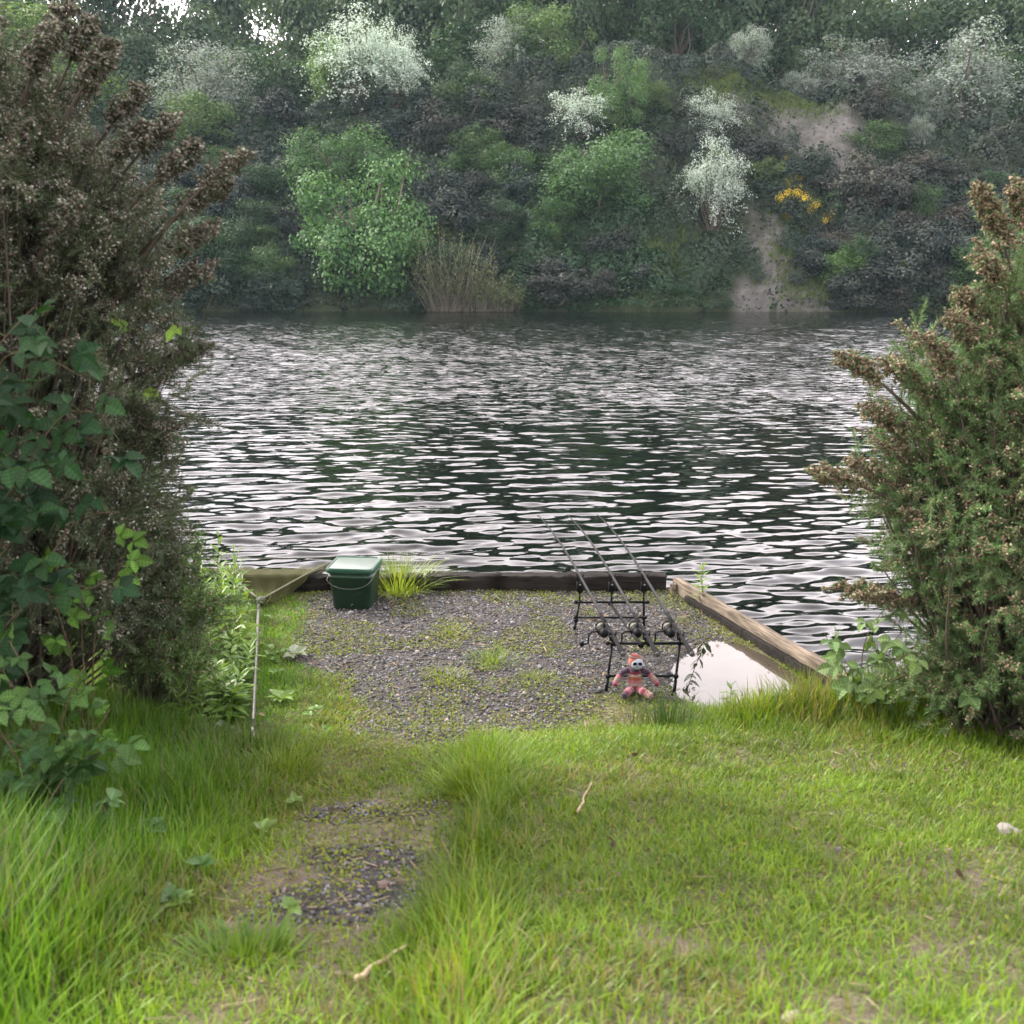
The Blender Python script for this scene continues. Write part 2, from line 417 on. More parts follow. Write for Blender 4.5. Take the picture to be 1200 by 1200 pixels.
# ------------------------------------------------------------------ far vegetation
LEAFT = np.array([[0, -.5, 0], [.36, 0, .06], [0, .5, 0], [-.36, 0, .06]]); LEAFF = np.array([[0, 1, 2, 3]])
def crown(kind, nleaf, rng, w=1.0, h=1.0):
    """unit crown: width 1, height 1, base at z=0; returns trunk geo, leaf geo, blossom geo or None"""
    T, Lf, B = Geo(), Geo(), Geo()
    nl = {'willow': 30, 'haw': 24, 'gorse': 22, 'tall': 34, 'round': 28}[kind]
    lob = []
    for k in range(nl):
        d = randdir(1, rng)[0]; r = rng.random() ** .5
        if kind == 'tall': c = np.array([d[0] * .30 * r, d[1] * .30 * r, .30 + .60 * rng.random()]); c[2] -= .12; c[:2] *= 1.25 - .6 * abs(c[2] - .5); rr = rng.uniform(.11, .19)
        elif kind == 'gorse': c = np.array([d[0] * .36 * r, d[1] * .36 * r, .12 + .6 * abs(d[2]) * r]); rr = rng.uniform(.10, .20)
        elif kind == 'haw': c = np.array([d[0] * .37 * r, d[1] * .37 * r, .52 + .38 * d[2] * r]); rr = rng.uniform(.07, .15)
        else: c = np.array([d[0] * .35 * r, d[1] * .35 * r, .46 + .42 * d[2] * r]); rr = rng.uniform(.07, .19)
        lob.append((c, rr))
    lc = np.array([l[0] for l in lob]); lr = np.array([l[1] for l in lob])
    p = lr ** 2 / (lr ** 2).sum()
    which = rng.choice(nl, nleaf, p=p)
    d = randdir(nleaf, rng); d[:, 2] = np.where(rng.random(nleaf) < .3, np.abs(d[:, 2]), d[:, 2])
    rr = lr[which] * (rng.uniform(.55, 1.0, nleaf) + .35 * (rng.random(nleaf) ** 5))
    # second-level clumps
    tw = rng.normal(size=(nl * 14, 3)) * .35; wi = which * 14 + rng.integers(0, 14, nleaf)
    dd = unit(d * .75 + unit(tw[wi]) * .9)
    rr = rr * (.72 + .62 * rng.random(nl * 14)[wi] ** 1.5)
    P = lc[which] + dd * rr[:, None] * np.array([1, 1, .85])
    if kind == 'haw':       # drooping sprays
        ns = 150; sd_ = randdir(ns, rng); sd_[:, 2] = np.abs(sd_[:, 2]) * 1.1 - .25; sd_ = unit(sd_)
        org = np.stack([rng.normal(size=ns) * .05, rng.normal(size=ns) * .05, rng.uniform(.35, .62, ns)], 1)
        ln = rng.uniform(.22, .52, ns); wi = rng.integers(0, ns, nleaf); q = (rng.random(nleaf) ** .7)[:, None]
        keepL = rng.random(nleaf) < .42; P0_ = P.copy(); dd0 = dd.copy()
        P = org[wi] + sd_[wi] * ln[wi][:, None] * q * np.array([1, 1, .95]); P[:, 2] -= .20 * (q[:, 0] ** 2) * ln[wi] / .4
        P += rng.normal(size=(nleaf, 3)) * (.026 * (1.15 - .75 * q)); dd = unit(sd_[wi] * .5 + np.array([0, 0, .6]) + rng.normal(size=(nleaf, 3)) * .3)
        P = np.where(keepL[:, None], P0_, P); dd = np.where(keepL[:, None], dd0, dd)
    if kind == 'willow': P[:, 2] -= (np.hypot(P[:, 0], P[:, 1]) ** 2) * .18
    P[:, 2] = np.clip(P[:, 2], .01, None)
    nrm = unit(dd * 1.1 + rng.normal(size=(nleaf, 3)) * .5 + np.array([0, 0, .35]))
    M = frames(nrm, rng=rng)
    s = {'willow': .022, 'haw': .020, 'gorse': .026, 'tall': .027, 'round': .021}[kind] * (9000 / nleaf) ** .4
    S = s * rng.uniform(.7, 1.5, nleaf)
    ct = rng.random(nl * 14)[wi][:, None]; cr = rng.random(nleaf)[:, None]
    pal = {'x': None, 'willow': ([.068, .145, .042], [.155, .255, .084]), 'round': ([.035, .075, .025], [.085, .135, .045]), 'haw': ([.05, .09, .035], [.10, .145, .06]),
           'gorse': ([.014, .028, .024], [.042, .050, .040]), 'tall': ([.030, .060, .025], [.070, .105, .045])}[kind]
    c = np.array(pal[0]) * (1 - ct) + np.array(pal[1]) * ct; c = c * (.75 + .5 * cr)
    if kind == 'haw':
        fl = (rng.random(nl * 14)[wi] * .8 + .5 * dd[:, 2] * .5 + rng.random(nleaf) * .35) > .30
        B.scatter(LEAFT, LEAFF, P[fl] + dd[fl] * .004, M[fl], S[fl] * .8, np.array([.42, .47, .43]) * (.65 + .5 * cr[fl]))
        Lf.scatter(LEAFT, LEAFF, P[~fl], M[~fl], S[~fl], c[~fl])
    else:
        Lf.scatter(LEAFT, LEAFF, P, M, S, c)
        B = None
    # trunk and limbs
    bc = (.12, .10, .08)
    T.tube([(0, 0, -.06), (.01, 0, .1), (.0, .02, .3), (0, 0, .5)], [.028, .022, .017, .010], 7, bc)
    for k in range(nl):
        c0 = np.array([0, 0, min(.05 + .5 * rng.random() * (lc[k][2]), .45)]); mid = (c0 + lc[k]) / 2 + rng.normal(size=3) * .03
        T.tube([c0, mid, lc[k], lc[k] + unit(lc[k] - c0) * lr[k] * .8], [.010, .007, .004, .001], 4, bc, cap=False)
    return T, Lf, B
VAR = {}
def variants(kind, n, nleaf):
    rng = np.random.default_rng(hash(kind) % 1 + len(kind) * 11 + 5)
    for k in range(n):
        T, Lf, B = crown(kind, nleaf, rng)
        VAR.setdefault(kind, []).append((T.mesh('trunk'), Lf.mesh('crown'), B.mesh('blossom') if B else None))
variants('willow', 3, 18000); variants('round', 3, 9000); variants('haw', 4, 12000); variants('gorse', 5, 6500); variants('tall', 4, 16000)
vi = {k: 0 for k in VAR}
def mat_for(base, tint):
    key = base.name + '_%s' % '_'.join('%02d' % int(t * 10) for t in tint)
    if key in bpy.data.materials: return bpy.data.materials[key]
    m = base.copy(); m.name = key
    N = m.node_tree.nodes; L = m.node_tree.links
    at = [n for n in N if n.type == 'ATTRIBUTE'][0]; vm = [n for n in N if n.type == 'VECT_MATH' and n.operation == 'SCALE'][0]
    mu = N.new('ShaderNodeVectorMath'); mu.operation = 'MULTIPLY'; mu.inputs[1].default_value = tint
    L.new(at.outputs['Color'], mu.inputs[0]); L.new(mu.outputs[0], vm.inputs[0])
    return m
FR = np.random.default_rng(77); NAMED = []
def far_tree(name, kind, px, py_base, wpx, hpx, label, cat, group=None, tint=None, base=None, sink=.3, blossom=None, extra=False):
    p, t = far_hit(px, py_base)
    if base is not None: p, t = base
    elif py_base < 126:      # stands on the brow, in front of the skyline trees
        yy = 88.0; p = np.array([(px - 600) / F * yy * 1.06, yy, 0.]); p[2] = float(h_far(p[0], yy)) ; t = yy * 1.04
    k_ = 1.3 if kind == 'haw' else 1.14; w = wpx / F * t * k_; h = hpx / F * t * k_
    if kind in ('haw', 'willow') and not extra: NAMED.append((px, py_base - hpx * .5, wpx * .5, hpx * .55))
    tr, lf, bl = VAR[kind][vi[kind] % len(VAR[kind])]; vi[kind] += 1
    root = empty(name, (p[0], p[1] + w * .15, p[2] - sink), FR.random() * 6.28)
    root.scale = (w, w, h)
    tag(root, label, cat, group)
    fm = {'gorse': M_FARG}.get(kind, M_FAR)
    for nm, me, mt in (('trunk', tr, M_BARK), ('crown', lf, fm), ('blossom', bl, M_BLOS)):
        if me is None: continue
        if mt is not M_BARK and tint is not None and nm == 'crown': mt = mat_for(mt, tint)
        if nm == 'blossom' and blossom is not None: blossom = (blossom[0] * .82, blossom[0] * .88, blossom[0] * .82); mt = mat_for(mt, blossom)
        if not me.materials: me.materials.append(mt)
        o = bpy.data.objects.new(nm, me); COL.objects.link(o); o.parent = root
        o.material_slots[0].link = 'OBJECT'; o.material_slots[0].material = mt
    return root
G1 = (1.25, 1.25, .95)
# --- green trees by the water and on the slope
far_tree('willow_tree', 'willow', 432, 368, 185, 200, 'large bright green willow rising straight from the far waterline', 'tree', tint=(0.62, 0.78, 0.81))
far_tree('willow_tree', 'willow', 400, 245, 135, 110, 'rounded light green willow directly above the large waterline willow', 'tree', tint=(0.59, 0.75, 0.77))
far_tree('willow_tree', 'willow', 703, 284, 172, 142, 'broad soft green willow halfway up the bank left of the cream hawthorn', 'tree', tint=(0.56, 0.68, 0.72))
far_tree('willow_tree', 'willow', 722, 165, 80, 115, 'narrow pale lime green tree above the broad mid slope willow', 'tree', tint=(.8, .9, .95))
far_tree('willow_tree', 'willow', 420, 60, 110, 90, 'yellow green tree on the skyline behind the big white hawthorn', 'tree', tint=(1.0, 1.05, .8))
# --- hawthorns in flower
HG = 'hawthorns in white flower on the far bank'
WH = (1.6, 1.6, 1.55)
far_tree('hawthorn_tree', 'haw', 420, 142, 130, 118, 'big silvery white hawthorn above the green willows', 'tree', HG, blossom=WH)
far_tree('hawthorn_tree', 'haw', 478, 95, 70, 85, 'smaller white hawthorn joined to the right of the big silvery one', 'tree', HG, blossom=WH)
far_tree('hawthorn_tree', 'haw', 272, 95, 120, 100, 'greyish white hawthorn near the skyline at upper left', 'tree', HG, tint=(.9, 1, 1.1), blossom=(.8, .9, .95))
far_tree('hawthorn_tree', 'haw', 680, 180, 80, 75, 'sparse white hawthorn leaning left beside the pale lime tree', 'tree', HG, blossom=WH)
far_tree('hawthorn_tree', 'haw', 836, 288, 88, 118, 'dense cream hawthorn alone low on the slope above the bare track', 'tree', HG, tint=(1.1, 1.2, 1), blossom=(1.2, 1.35, 1.1))
far_tree('hawthorn_tree', 'haw', 838, 178, 80, 66, 'loose white hawthorn directly above the dense cream one', 'tree', HG, blossom=(1.1, 1.3, 1.25))
far_tree('hawthorn_tree', 'haw', 604, 95, 85, 62, 'low white topped hawthorn near the skyline left of the middle', 'tree', HG, blossom=(1, 1.15, 1.15))
far_tree('hawthorn_tree', 'haw', 845, 105, 50, 58, 'small upright pale hawthorn left of the grassy ledge', 'tree', HG, blossom=(.9, 1.1, 1.05))
far_tree('hawthorn_tree', 'haw', 1078, 108, 150, 120, 'large grey white hawthorn near the skyline at upper right', 'tree', HG, tint=(.85, .95, 1), blossom=(.7, .85, .85))
far_tree('hawthorn_tree', 'haw', 905, 92, 48, 40, 'tiny white hawthorn bush at the back of the grassy ledge', 'tree', HG, blossom=(.9, 1.05, 1.05))
far_tree('hawthorn_tree', 'haw', 1028, 100, 60, 50, 'little white hawthorn bush touching the large upper right one', 'tree', HG, blossom=(.9, 1.05, 1.05))
far_tree('hawthorn_tree', 'haw', 240, 150, 70, 60, 'faint greenish white hawthorn under the upper left one', 'tree', HG, blossom=(.55, .7, .6))
far_tree('hawthorn_tree', 'haw', 960, 85, 110, 80, 'grey green hawthorn with thin blossom behind the grassy ledge', 'tree', HG, blossom=(.6, .75, .7))
far_tree('hawthorn_tree', 'haw', 1083, 178, 36, 42, 'tiny pale green shrub alone among dark gorse on the right slope', 'tree', tint=(1.2, 1.5, 1.2), blossom=(.7, 1.0, .8))
# --- round mid green bushes
for (px, py, w, h, lb, tn) in [
    (235, 190, 130, 80, 'mid green leafy bush on the upper left slope', (1.1, 1.15, 1)),
    (110, 110, 170, 130, 'large mid green tree on the skyline behind the left gorse', (1.6, 1.6, 1.1)),
    (640, 118, 110, 85, 'mid green bush right of the low white topped hawthorn', (1.25, 1.3, 1.2)),
    (590, 235, 80, 65, 'dull green bush at the centre of the dark slope', (.9, 1.15, 1.0)),
    (335, 130, 90, 70, 'dusky green bush left of the big silvery hawthorn', (.8, .95, .85)),
    (555, 160, 110, 80, 'dark green bush under the skyline trees at centre', (.7, .8, .85)),
    (1165, 130, 110, 120, 'dark green tree at the right edge of the far bank', (.8, .9, .8)),
    (1000, 105, 80, 50, 'low olive bush behind the bare earth scar', (1.2, 1.1, .9)),
    (770, 140, 60, 50, 'olive bush right of the pale lime tree', (.9, .95, .8)),
    (905, 235, 60, 50, 'olive green bush under the bare earth scar', (1.2, 1.1, .8)),
    (650, 290, 70, 60, 'leafy dark green bush below the broad mid slope willow', (.8, 1.1, .9)),
    (1060, 350, 60, 50, 'green bush at the water by the right gorse', (.8, .9, .7)),
    (995, 350, 70, 60, 'fresh green bush at the water right of the bare track', (1.1, 1.3, .9)),
    (520, 292, 60, 45, 'pale green willow scrub above the straw coloured bush', (1.9, 1.8, 1.5))]:
    far_tree('leafy_bush', 'round', px, py, w, h, lb, 'bush', tint=tn)
# --- skyline trees
for (px, y, w, h, lb) in [
    (20, 98, 130, 150, 'tall dark tree on the skyline at far left'), (222, 101, 90, 120, 'tall dark tree on the skyline behind the upper left hawthorn'),
    (300, 104, 110, 140, 'tall dark tree on the skyline left of the yellow green tree'), (372, 99, 100, 160, 'dark tree on the skyline directly above the dusky green bush'),
    (470, 103, 120, 170, 'dark tree on the skyline behind the joined white hawthorns'), (545, 98, 120, 180, 'broad dark tree on the skyline left of the centre'),
    (625, 101, 110, 170, 'dark tree on the skyline just right of the centre'), (680, 97, 70, 150, 'narrow dark tree left of the bright sky gap'),
    (765, 97, 80, 160, 'dense dark tree right of the bright sky gap'), (822, 100, 100, 170, 'grey green tree above the small upright hawthorn'),
    (890, 98, 110, 165, 'large grey green tree above the grassy ledge'), (985, 103, 120, 150, 'grey green tree between the ledge and the upper right hawthorn'),
    (1070, 106, 130, 170, 'tall grey tree behind the large upper right hawthorn'), (1160, 100, 130, 180, 'tall dark tree at the upper right corner'),
    (-80, 102, 150, 170, 'tall dark tree beyond the left edge of the view'), (1260, 102, 150, 170, 'tall dark tree beyond the right edge of the view')]:
    x = (px - 600) / F * y * .97 * 1.09; z = h_far(x, y)
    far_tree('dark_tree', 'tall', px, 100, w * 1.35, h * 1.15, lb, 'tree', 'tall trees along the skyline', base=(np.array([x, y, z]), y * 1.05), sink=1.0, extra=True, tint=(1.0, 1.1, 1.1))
for i, px in enumerate(range(-40, 1240, 74)):
    y = 97 + 3 * math.sin(i * 2.1); x = (px - 600) / F * y * 1.06; z = float(h_far(x, y))
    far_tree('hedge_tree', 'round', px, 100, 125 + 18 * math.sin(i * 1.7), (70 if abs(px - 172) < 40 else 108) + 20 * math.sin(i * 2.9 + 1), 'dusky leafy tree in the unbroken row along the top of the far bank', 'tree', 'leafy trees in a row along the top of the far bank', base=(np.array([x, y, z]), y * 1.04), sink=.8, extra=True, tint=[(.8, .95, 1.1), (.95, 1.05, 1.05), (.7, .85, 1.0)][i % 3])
for i, px in enumerate(range(-20, 1240, 105)):
    if abs(px - 165) < 22: continue
    y = 110 + 3 * math.sin(i * 2.6); x = (px - 600) / F * y * 1.06; z = float(h_far(x, y))
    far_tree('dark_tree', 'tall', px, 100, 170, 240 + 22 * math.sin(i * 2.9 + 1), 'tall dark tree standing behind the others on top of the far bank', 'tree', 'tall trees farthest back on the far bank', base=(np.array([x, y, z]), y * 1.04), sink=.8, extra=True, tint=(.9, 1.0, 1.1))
# --- flowering gorse and brown gorse
def yellow(root, n):
    g = Geo(); rng = FR
    n *= 3; cl = randdir(9, rng) * np.array([.38, .38, .3]) + np.array([0, 0, .5]); cl[:, 2] = np.abs(cl[:, 2])
    w = rng.integers(0, 9, n); P = cl[w] + rng.normal(size=(n, 3)) * .055
    g.scatter(LEAFT, LEAFF, P, frames(randdir(n, rng)), rng.uniform(.015, .03, n), np.array([.72, .55, .05]) * rng.uniform(.7, 1.1, (n, 1)))
    tag(obj('yellow_flowers', g, M_POD, root), kind='stuff')
for (px, py, w, h, n, lb) in [(930, 262, 48, 44, 500, 'gorse bush dotted with yellow flowers right of the cream hawthorn'), (958, 272, 40, 40, 360, 'small yellow flowered gorse at the right of its yellow neighbour'),
                     (932, 228, 30, 26, 200, 'small yellow tipped gorse just above the yellow flowered pair'), (764, 332, 26, 24, 260, 'tiny yellow flowering gorse near the water below the slope'), (912, 205, 36, 30, 60, 'gorse with a few yellow flowers under the bare scar')]:
    yellow(far_tree('yellow_gorse', 'gorse', px, py, w, h, lb, 'bush', tint=(1.2, 1.4, 1)), n)
for (px, py, w, h, lb) in [(1040, 262, 90, 62, 'reddish brown gorse above the brown thicket on the right slope'), (985, 300, 70, 50, 'reddish brown gorse right of the yellow flowered pair'), (1075, 215, 80, 50, 'brown gorse beneath the tiny pale green shrub'), (1110, 285, 80, 60, 'brown gorse behind the top of the right gorse')]:
    far_tree('brown_gorse', 'gorse', px, py, w, h, lb, 'bush', tint=(1.9, 1.25, 1.15))
# --- dark gorse thicket, bush by bush
rg = np.random.default_rng(5); nG = 0
for row_y, (lo, hi) in ((362, (200, 1180)), (350, (200, 1180)), (338, (200, 1180)), (315, (215, 1180)), (290, (215, 1180)), (262, (215, 1180)), (235, (215, 1180)), (208, (215, 1180)), (182, (215, 1180)), (158, (215, 1180)), (134, (215, 1180)), (112, (120, 1180))):
    px = lo + rg.random() * 40
    while px < hi:
        w = rg.uniform(55, 110) * (.75 + .25 * (row_y / 360)); h = w * rg.uniform(.6, 1.0)
        py = row_y + rg.uniform(-9, 9)
        q, t = far_hit(px, py - h * .25)
        green = (560 < px < 880 and py > 285)
        clear = scar_mask(np.array([q[0]]), np.array([q[1]]))[0] > .25
        if not clear and not (green and rg.random() < .75) and not (885 < px < 950 and py > 270) and not (850 < px < 960 and py < 125):
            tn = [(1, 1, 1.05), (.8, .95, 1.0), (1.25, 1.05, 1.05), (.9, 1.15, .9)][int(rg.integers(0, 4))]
            if px > 960 and rg.random() < .5: tn = (1.25, .98, .95)
            if any(abs(px - a_) < w * .15 + c_ * .8 and abs(py - h * .5 - b_ + 8) < h * .2 + d_ * .8 for a_, b_, c_, d_ in NAMED): pass
            elif rg.random() < .30:
                far_tree('leafy_bush', 'round', px, py, w * .95, h * .95, 'dark green leafy bush growing up through the gorse of the far slope', 'bush', 'dark green bushes scattered through the far gorse', extra=True, tint=[(.42, .62, .68), (.6, .8, .72), (.35, .52, .58), (.75, .9, .8)][int(rg.integers(0, 4))])
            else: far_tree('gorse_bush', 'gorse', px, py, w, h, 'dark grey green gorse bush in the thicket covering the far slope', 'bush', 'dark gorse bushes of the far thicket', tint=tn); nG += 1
        px += w * rg.uniform(.5, .8)
print('gorse far', nG)
# --- straw coloured bush of bare twigs at the waterline
p, t = far_hit(540, 364); p = p + np.array([0, -.8, .1]); root = empty('straw_bush', p); tag(root, 'straw coloured bush of thin upright twigs at the waterline beside the willow', 'bush')
g = Geo(); lf = Geo(); rng = np.random.default_rng(9)
CLP = [(-1.3, .9), (-.5, 1.25), (.4, 1.0), (1.2, .7), (2.2, .5), (3.0, .35), (-.9, 1.1)]
for k in range(420):
    cx_, hm_ = CLP[int(rng.integers(0, 7))]; a = rng.random() * 6.28; r = rng.random() ** .5 * .9; b0 = np.array([math.cos(a) * r * 1.1, math.sin(a) * r * .5, -.2])
    le = rng.uniform(1.4, 4.6) * hm_; d = unit(np.array([b0[0] * .35 + rng.normal() * .26, rng.normal() * .2, 1])); b0[0] += cx_
    p1 = b0 + d * le * .5; p2 = b0 + d * le + rng.normal(size=3) * .22
    g.tube([b0, p1, p2], [.02, .015, .006], 3, np.array([.20, .18, .14]) * rng.uniform(.5, 1.3), cap=False)
    n = 12; s_ = rng.random(n)[:, None]; P = p1 * (1 - s_) + p2 * s_ + rng.normal(size=(n, 3)) * .14
    lf.scatter(LEAFT, LEAFF, P, frames(randdir(n, rng)), rng.uniform(.10, .2, n), np.array([.13, .17, .07]) * rng.uniform(.5, 1.3, (n, 1)))
obj('twigs', g, M_BARK, root); obj('leaves', lf, M_FAR, root)
# --- low ground cover all over the slope (ivy, bramble, nettles): uncountable
g = Geo(); rng = np.random.default_rng(15); n = 520000
x = rng.uniform(-50, 50, n); y = SHORE - 2 + 30 * rng.random(n) ** 1.05
sc = scar_mask(x, y); den = sstep(.30, .62, fbm(x, y, .35, 70)) * .35 + .65
kp = (rng.random(n) < den * (1 - .93 * sc)); x = x[kp]; y = y[kp]; n = len(x)
near = sstep(5, 0, y - SHORE)
best = np.full(n, 9.); bx = np.zeros(n); by = np.zeros(n); bid = np.zeros(n)
CS = 2.3
for di in (-1, 0, 1):
    for dj in (-1, 0, 1):
        ci = np.floor(x / CS) + di; cj = np.floor(y / CS) + dj
        hx = _tab[(ci.astype(int) * 7 + 3) % 256, (cj.astype(int) * 13 + 5) % 256]; hy = _tab[(ci.astype(int) * 11 + 9) % 256, (cj.astype(int) * 5 + 77) % 256]
        cx = (ci + hx) * CS; cy = (cj + hy) * CS; dd_ = np.hypot(x - cx, y - cy)
        m_ = dd_ < best; best = np.where(m_, dd_, best); bx = np.where(m_, cx, bx); by = np.where(m_, cy, by); bid = np.where(m_, _tab[(ci.astype(int) * 3 + 1) % 256, (cj.astype(int) * 17 + 2) % 256], bid)
rd = 1.15 + .45 * bid; dome = np.sqrt(np.clip(1 - (best / rd) ** 2, 0, 1)) * (.8 + .9 * bid)
dome *= (.75 + .5 * fbm(x, y, 1.9, 71)) * (.35 + .65 * sstep(-.3, 2.5, h_far(x, y)))
z = h_far(x, y); kp = (z > WZ - .25); x, y, z, dome, bx, by, rd, bid, near = [q_[kp] for q_ in (x, y, z, dome, bx, by, rd, bid, near)]; n = len(x)
P = np.stack([x, y - dome * .35 - .35 * near * rng.random(n), np.maximum(z, WZ) + dome * rng.uniform(.65, 1.05, n) + .05 + .35 * near * rng.random(n) ** 2], 1)
nrm = unit(np.stack([(x - bx) / rd, (y - by) / rd - .35, np.full(n, .75)], 1) + rng.normal(size=(n, 3)) * .42)
k1 = fbm(x, y, .12, 72)[:, None]; k2 = rng.random((n, 1)); bid = bid[:, None]
lush = np.exp(-((x - 4) / 9) ** 2)[:, None] * sstep(10, 0, y - SHORE)[:, None]
c = np.array([.014, .036, .026]) * (1 - bid) + np.array([.032, .042, .036]) * bid
c = c * (1 - .5 * k1) + np.array([.030, .050, .022]) * k1 * .6
c = c * (1 - lush) + np.array([.030, .078, .032]) * lush * (.6 + .8 * bid)
c = c * (.6 + .8 * k2)
g.scatter(LEAFT, LEAFF, P, frames(nrm, rng=rng), rng.uniform(.14, .30, n), c)
tag(obj('undergrowth', g, M_FAR), 'low tangled green and brown undergrowth covering the far slope between the bushes', 'undergrowth', kind='stuff')
# grass ledge and grass around the track
g = Geo(); parts = []
for (px, py, rx, ry, n) in [(885, 112, 5.5, 1.6, 7000), (955, 318, 3.2, 4.0, 5000), (765, 300, 3.5, 2.5, 4000)]:
    q, t = far_hit(px, py); x = q[0] + rng.normal(size=n) * rx * .5; y = q[1] + rng.normal(size=n) * ry * .6
    P = np.stack([x, y, h_far(x, y) + .05], 1)
    g.scatter(np.array([[-.5, 0, 0], [.5, 0, 0], [.1, 0, 4.]]), np.array([[0, 1, 2]]), P, frames(unit(rng.normal(size=(n, 3)) * .35 + np.array([0, -.2, 1]))), rng.uniform(.05, .10, n), np.array([.12, .17, .05]) * rng.uniform(.6, 1.2, (n, 1)))
tag(obj('slope_grass', g, M_FAR), 'pale green grass on the ledge and beside the bare track on the far slope', 'grass', kind='stuff')

# ------------------------------------------------------------------ near grass
def blades(g, P, L, W, lean, head, c, tipc=None, droop=.5):
    n = len(P); lv = [0, .3, .62, 1.0]; V = []
    hx = np.cos(head); hy = np.sin(head)
    for s in lv:
        out = L * (lean * s + droop * lean * s * s); up = L * s * np.sqrt(np.clip(1 - (lean * (.5 + droop * s)) ** 2, .15, 1))
        ctr = P + np.stack([hx * out, hy * out, up], 1)
        if s < 1:
            w = (W * (1 - .55 * s) / 2)[:, None] * np.stack([-hy, hx, np.zeros(n)], 1)
            V += [ctr - w, ctr + w]
        else: V.append(ctr)
    V = np.stack(V, 1)
    T = np.array([[0, 1, 3, 2], [2, 3, 5, 4]]); T3 = np.array([[4, 5, 6]])
    off = (np.arange(n) * 7)[:, None, None]
    cc = np.repeat(c[:, None], 7, 1)
    if tipc is not None:
        wts = np.array([0, 0, .2, .2, .5, .5, 1.])[None, :, None]; cc = cc * (1 - wts) + tipc[:, None] * wts
    b0 = g.n
    g.add(V.reshape(-1, 3), (T[None] + off).reshape(-1, 4), cc.reshape(-1, 3))
    g.f.append((T3[None] + off).reshape(-1, 3) + b0)
rng = np.random.default_rng(100)
def grass_cols(x, y, n, rng):
    a = rng.random((n, 1)); k = fbm(x, y, 1.1, 80)[:, None]; dry = (rng.random((n, 1)) < (.06 + .28 * sstep(.52, .7, fbm(x, y, 1.7, 81))[:, None]))
    c = np.array([.060, .145, .010]) * (1 - a) + np.array([.205, .315, .025]) * a
    k3 = fbm(x, y, 6, 95, 2)[:, None]; c = c * (.40 + 1.15 * k) * (.7 + .6 * k3)
    c = np.where(dry, np.array([.24, .22, .09]) * (.5 + .6 * a), c)
    return c
def len_field(x, y):
    """how tall the sward stands"""
    l = .024 + .028 * fbm(x, y, 2.2, 82)
    l = l + .10 * np.exp(-((x + .14) / .15) ** 2) * sstep(5.0, 4.2, y) * sstep(.35, .62, fbm(x, y, 2.6, 83) + .08)      # ragged lip beside the path
    l = l * (1 - .6 * np.exp(-((x - .65) / .3) ** 2) * sstep(4.6, 4.9, y)) + .11 * sstep(.8, 1.25, x) * np.exp(-((y - 4.85 + .12 * (x - 1)) / .18) ** 2) * (.5 + fbm(x, y, 4, 84) * .8)    # by the puddle
    l = l + .14 * np.exp(-((x - 1.9) / .5) ** 2 - ((y - 4.75) / .35) ** 2)
    xl = np.where(y > 4.5, -1.35 - .35 * sstep(4.6, 5.8, y), -.8)
    left = sstep(xl, xl - .5, x)
    l = l + left * (.055 + .11 * fbm(x, y, 1.8, 85)) * (.25 + .75 * sstep(6.0, 5.0, y))
    l = l + .05 * sstep(-.95, -1.2, x) * sstep(3.2, 2.4, y)
    return l
def scatter_grass(n, x0, x1, y0, y1, dens, seed):
    rng = np.random.default_rng(seed)
    x = rng.uniform(x0, x1, n); y = rng.uniform(y0, y1, n)
    gmk = gravel_mask(x, y); so = soil_mask(x, y)
    left = sstep(-.78, -1.2, x)
    clump = sstep(.25, .55, fbm(x, y, 9, 86, 2))
    p = (1 - .985 * gmk) * (1 - .88 * so * (1 - left)) * (.45 + .55 * clump) * dens
    ys_ = np.interp(x, SHX, SHY)
    trans = np.exp(-((y - 4.75) / .35) ** 2) * sstep(.45, -.15, x) * sstep(-1.0, -.6, x)
    p = p * (1 - .70 * trans)
    kp = (rng.random(n) < p) & (y < ys_ - .12)
    return x[kp], y[kp], rng
g = Geo()
for (n, x0, x1, y0, y1, sd) in [(330000, -2.9, 3.0, 1.5, 5.7, 101), (26000, -3.2, -1.3, 5.5, 7.1, 102), (16000, -4, 5, -1.5, 1.3, 103)]:
    x, y, rng = scatter_grass(n, x0, x1, y0, y1, 1, sd); n = len(x)
    L_ = len_field(x, y) * rng.uniform(.5, 1.45, n); W_ = .0030 + .0018 * rng.random(n) + L_ * .012
    P = np.stack([x, y, h_near(x, y) - .006], 1)
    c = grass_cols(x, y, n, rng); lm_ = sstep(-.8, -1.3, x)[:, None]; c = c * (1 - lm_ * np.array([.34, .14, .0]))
    head = rng.random(n) * 6.28
    lean = np.clip(rng.uniform(.05, .85, n) * (1 - .35 * sstep(.08, .2, L_)), 0, .9)
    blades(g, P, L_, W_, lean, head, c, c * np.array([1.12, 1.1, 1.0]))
print('grass verts', g.n)
tag(obj('grass', g, M_GRASS), 'bright green grass covering the lawn and the banks around the gravel platform', 'grass', kind='stuff')

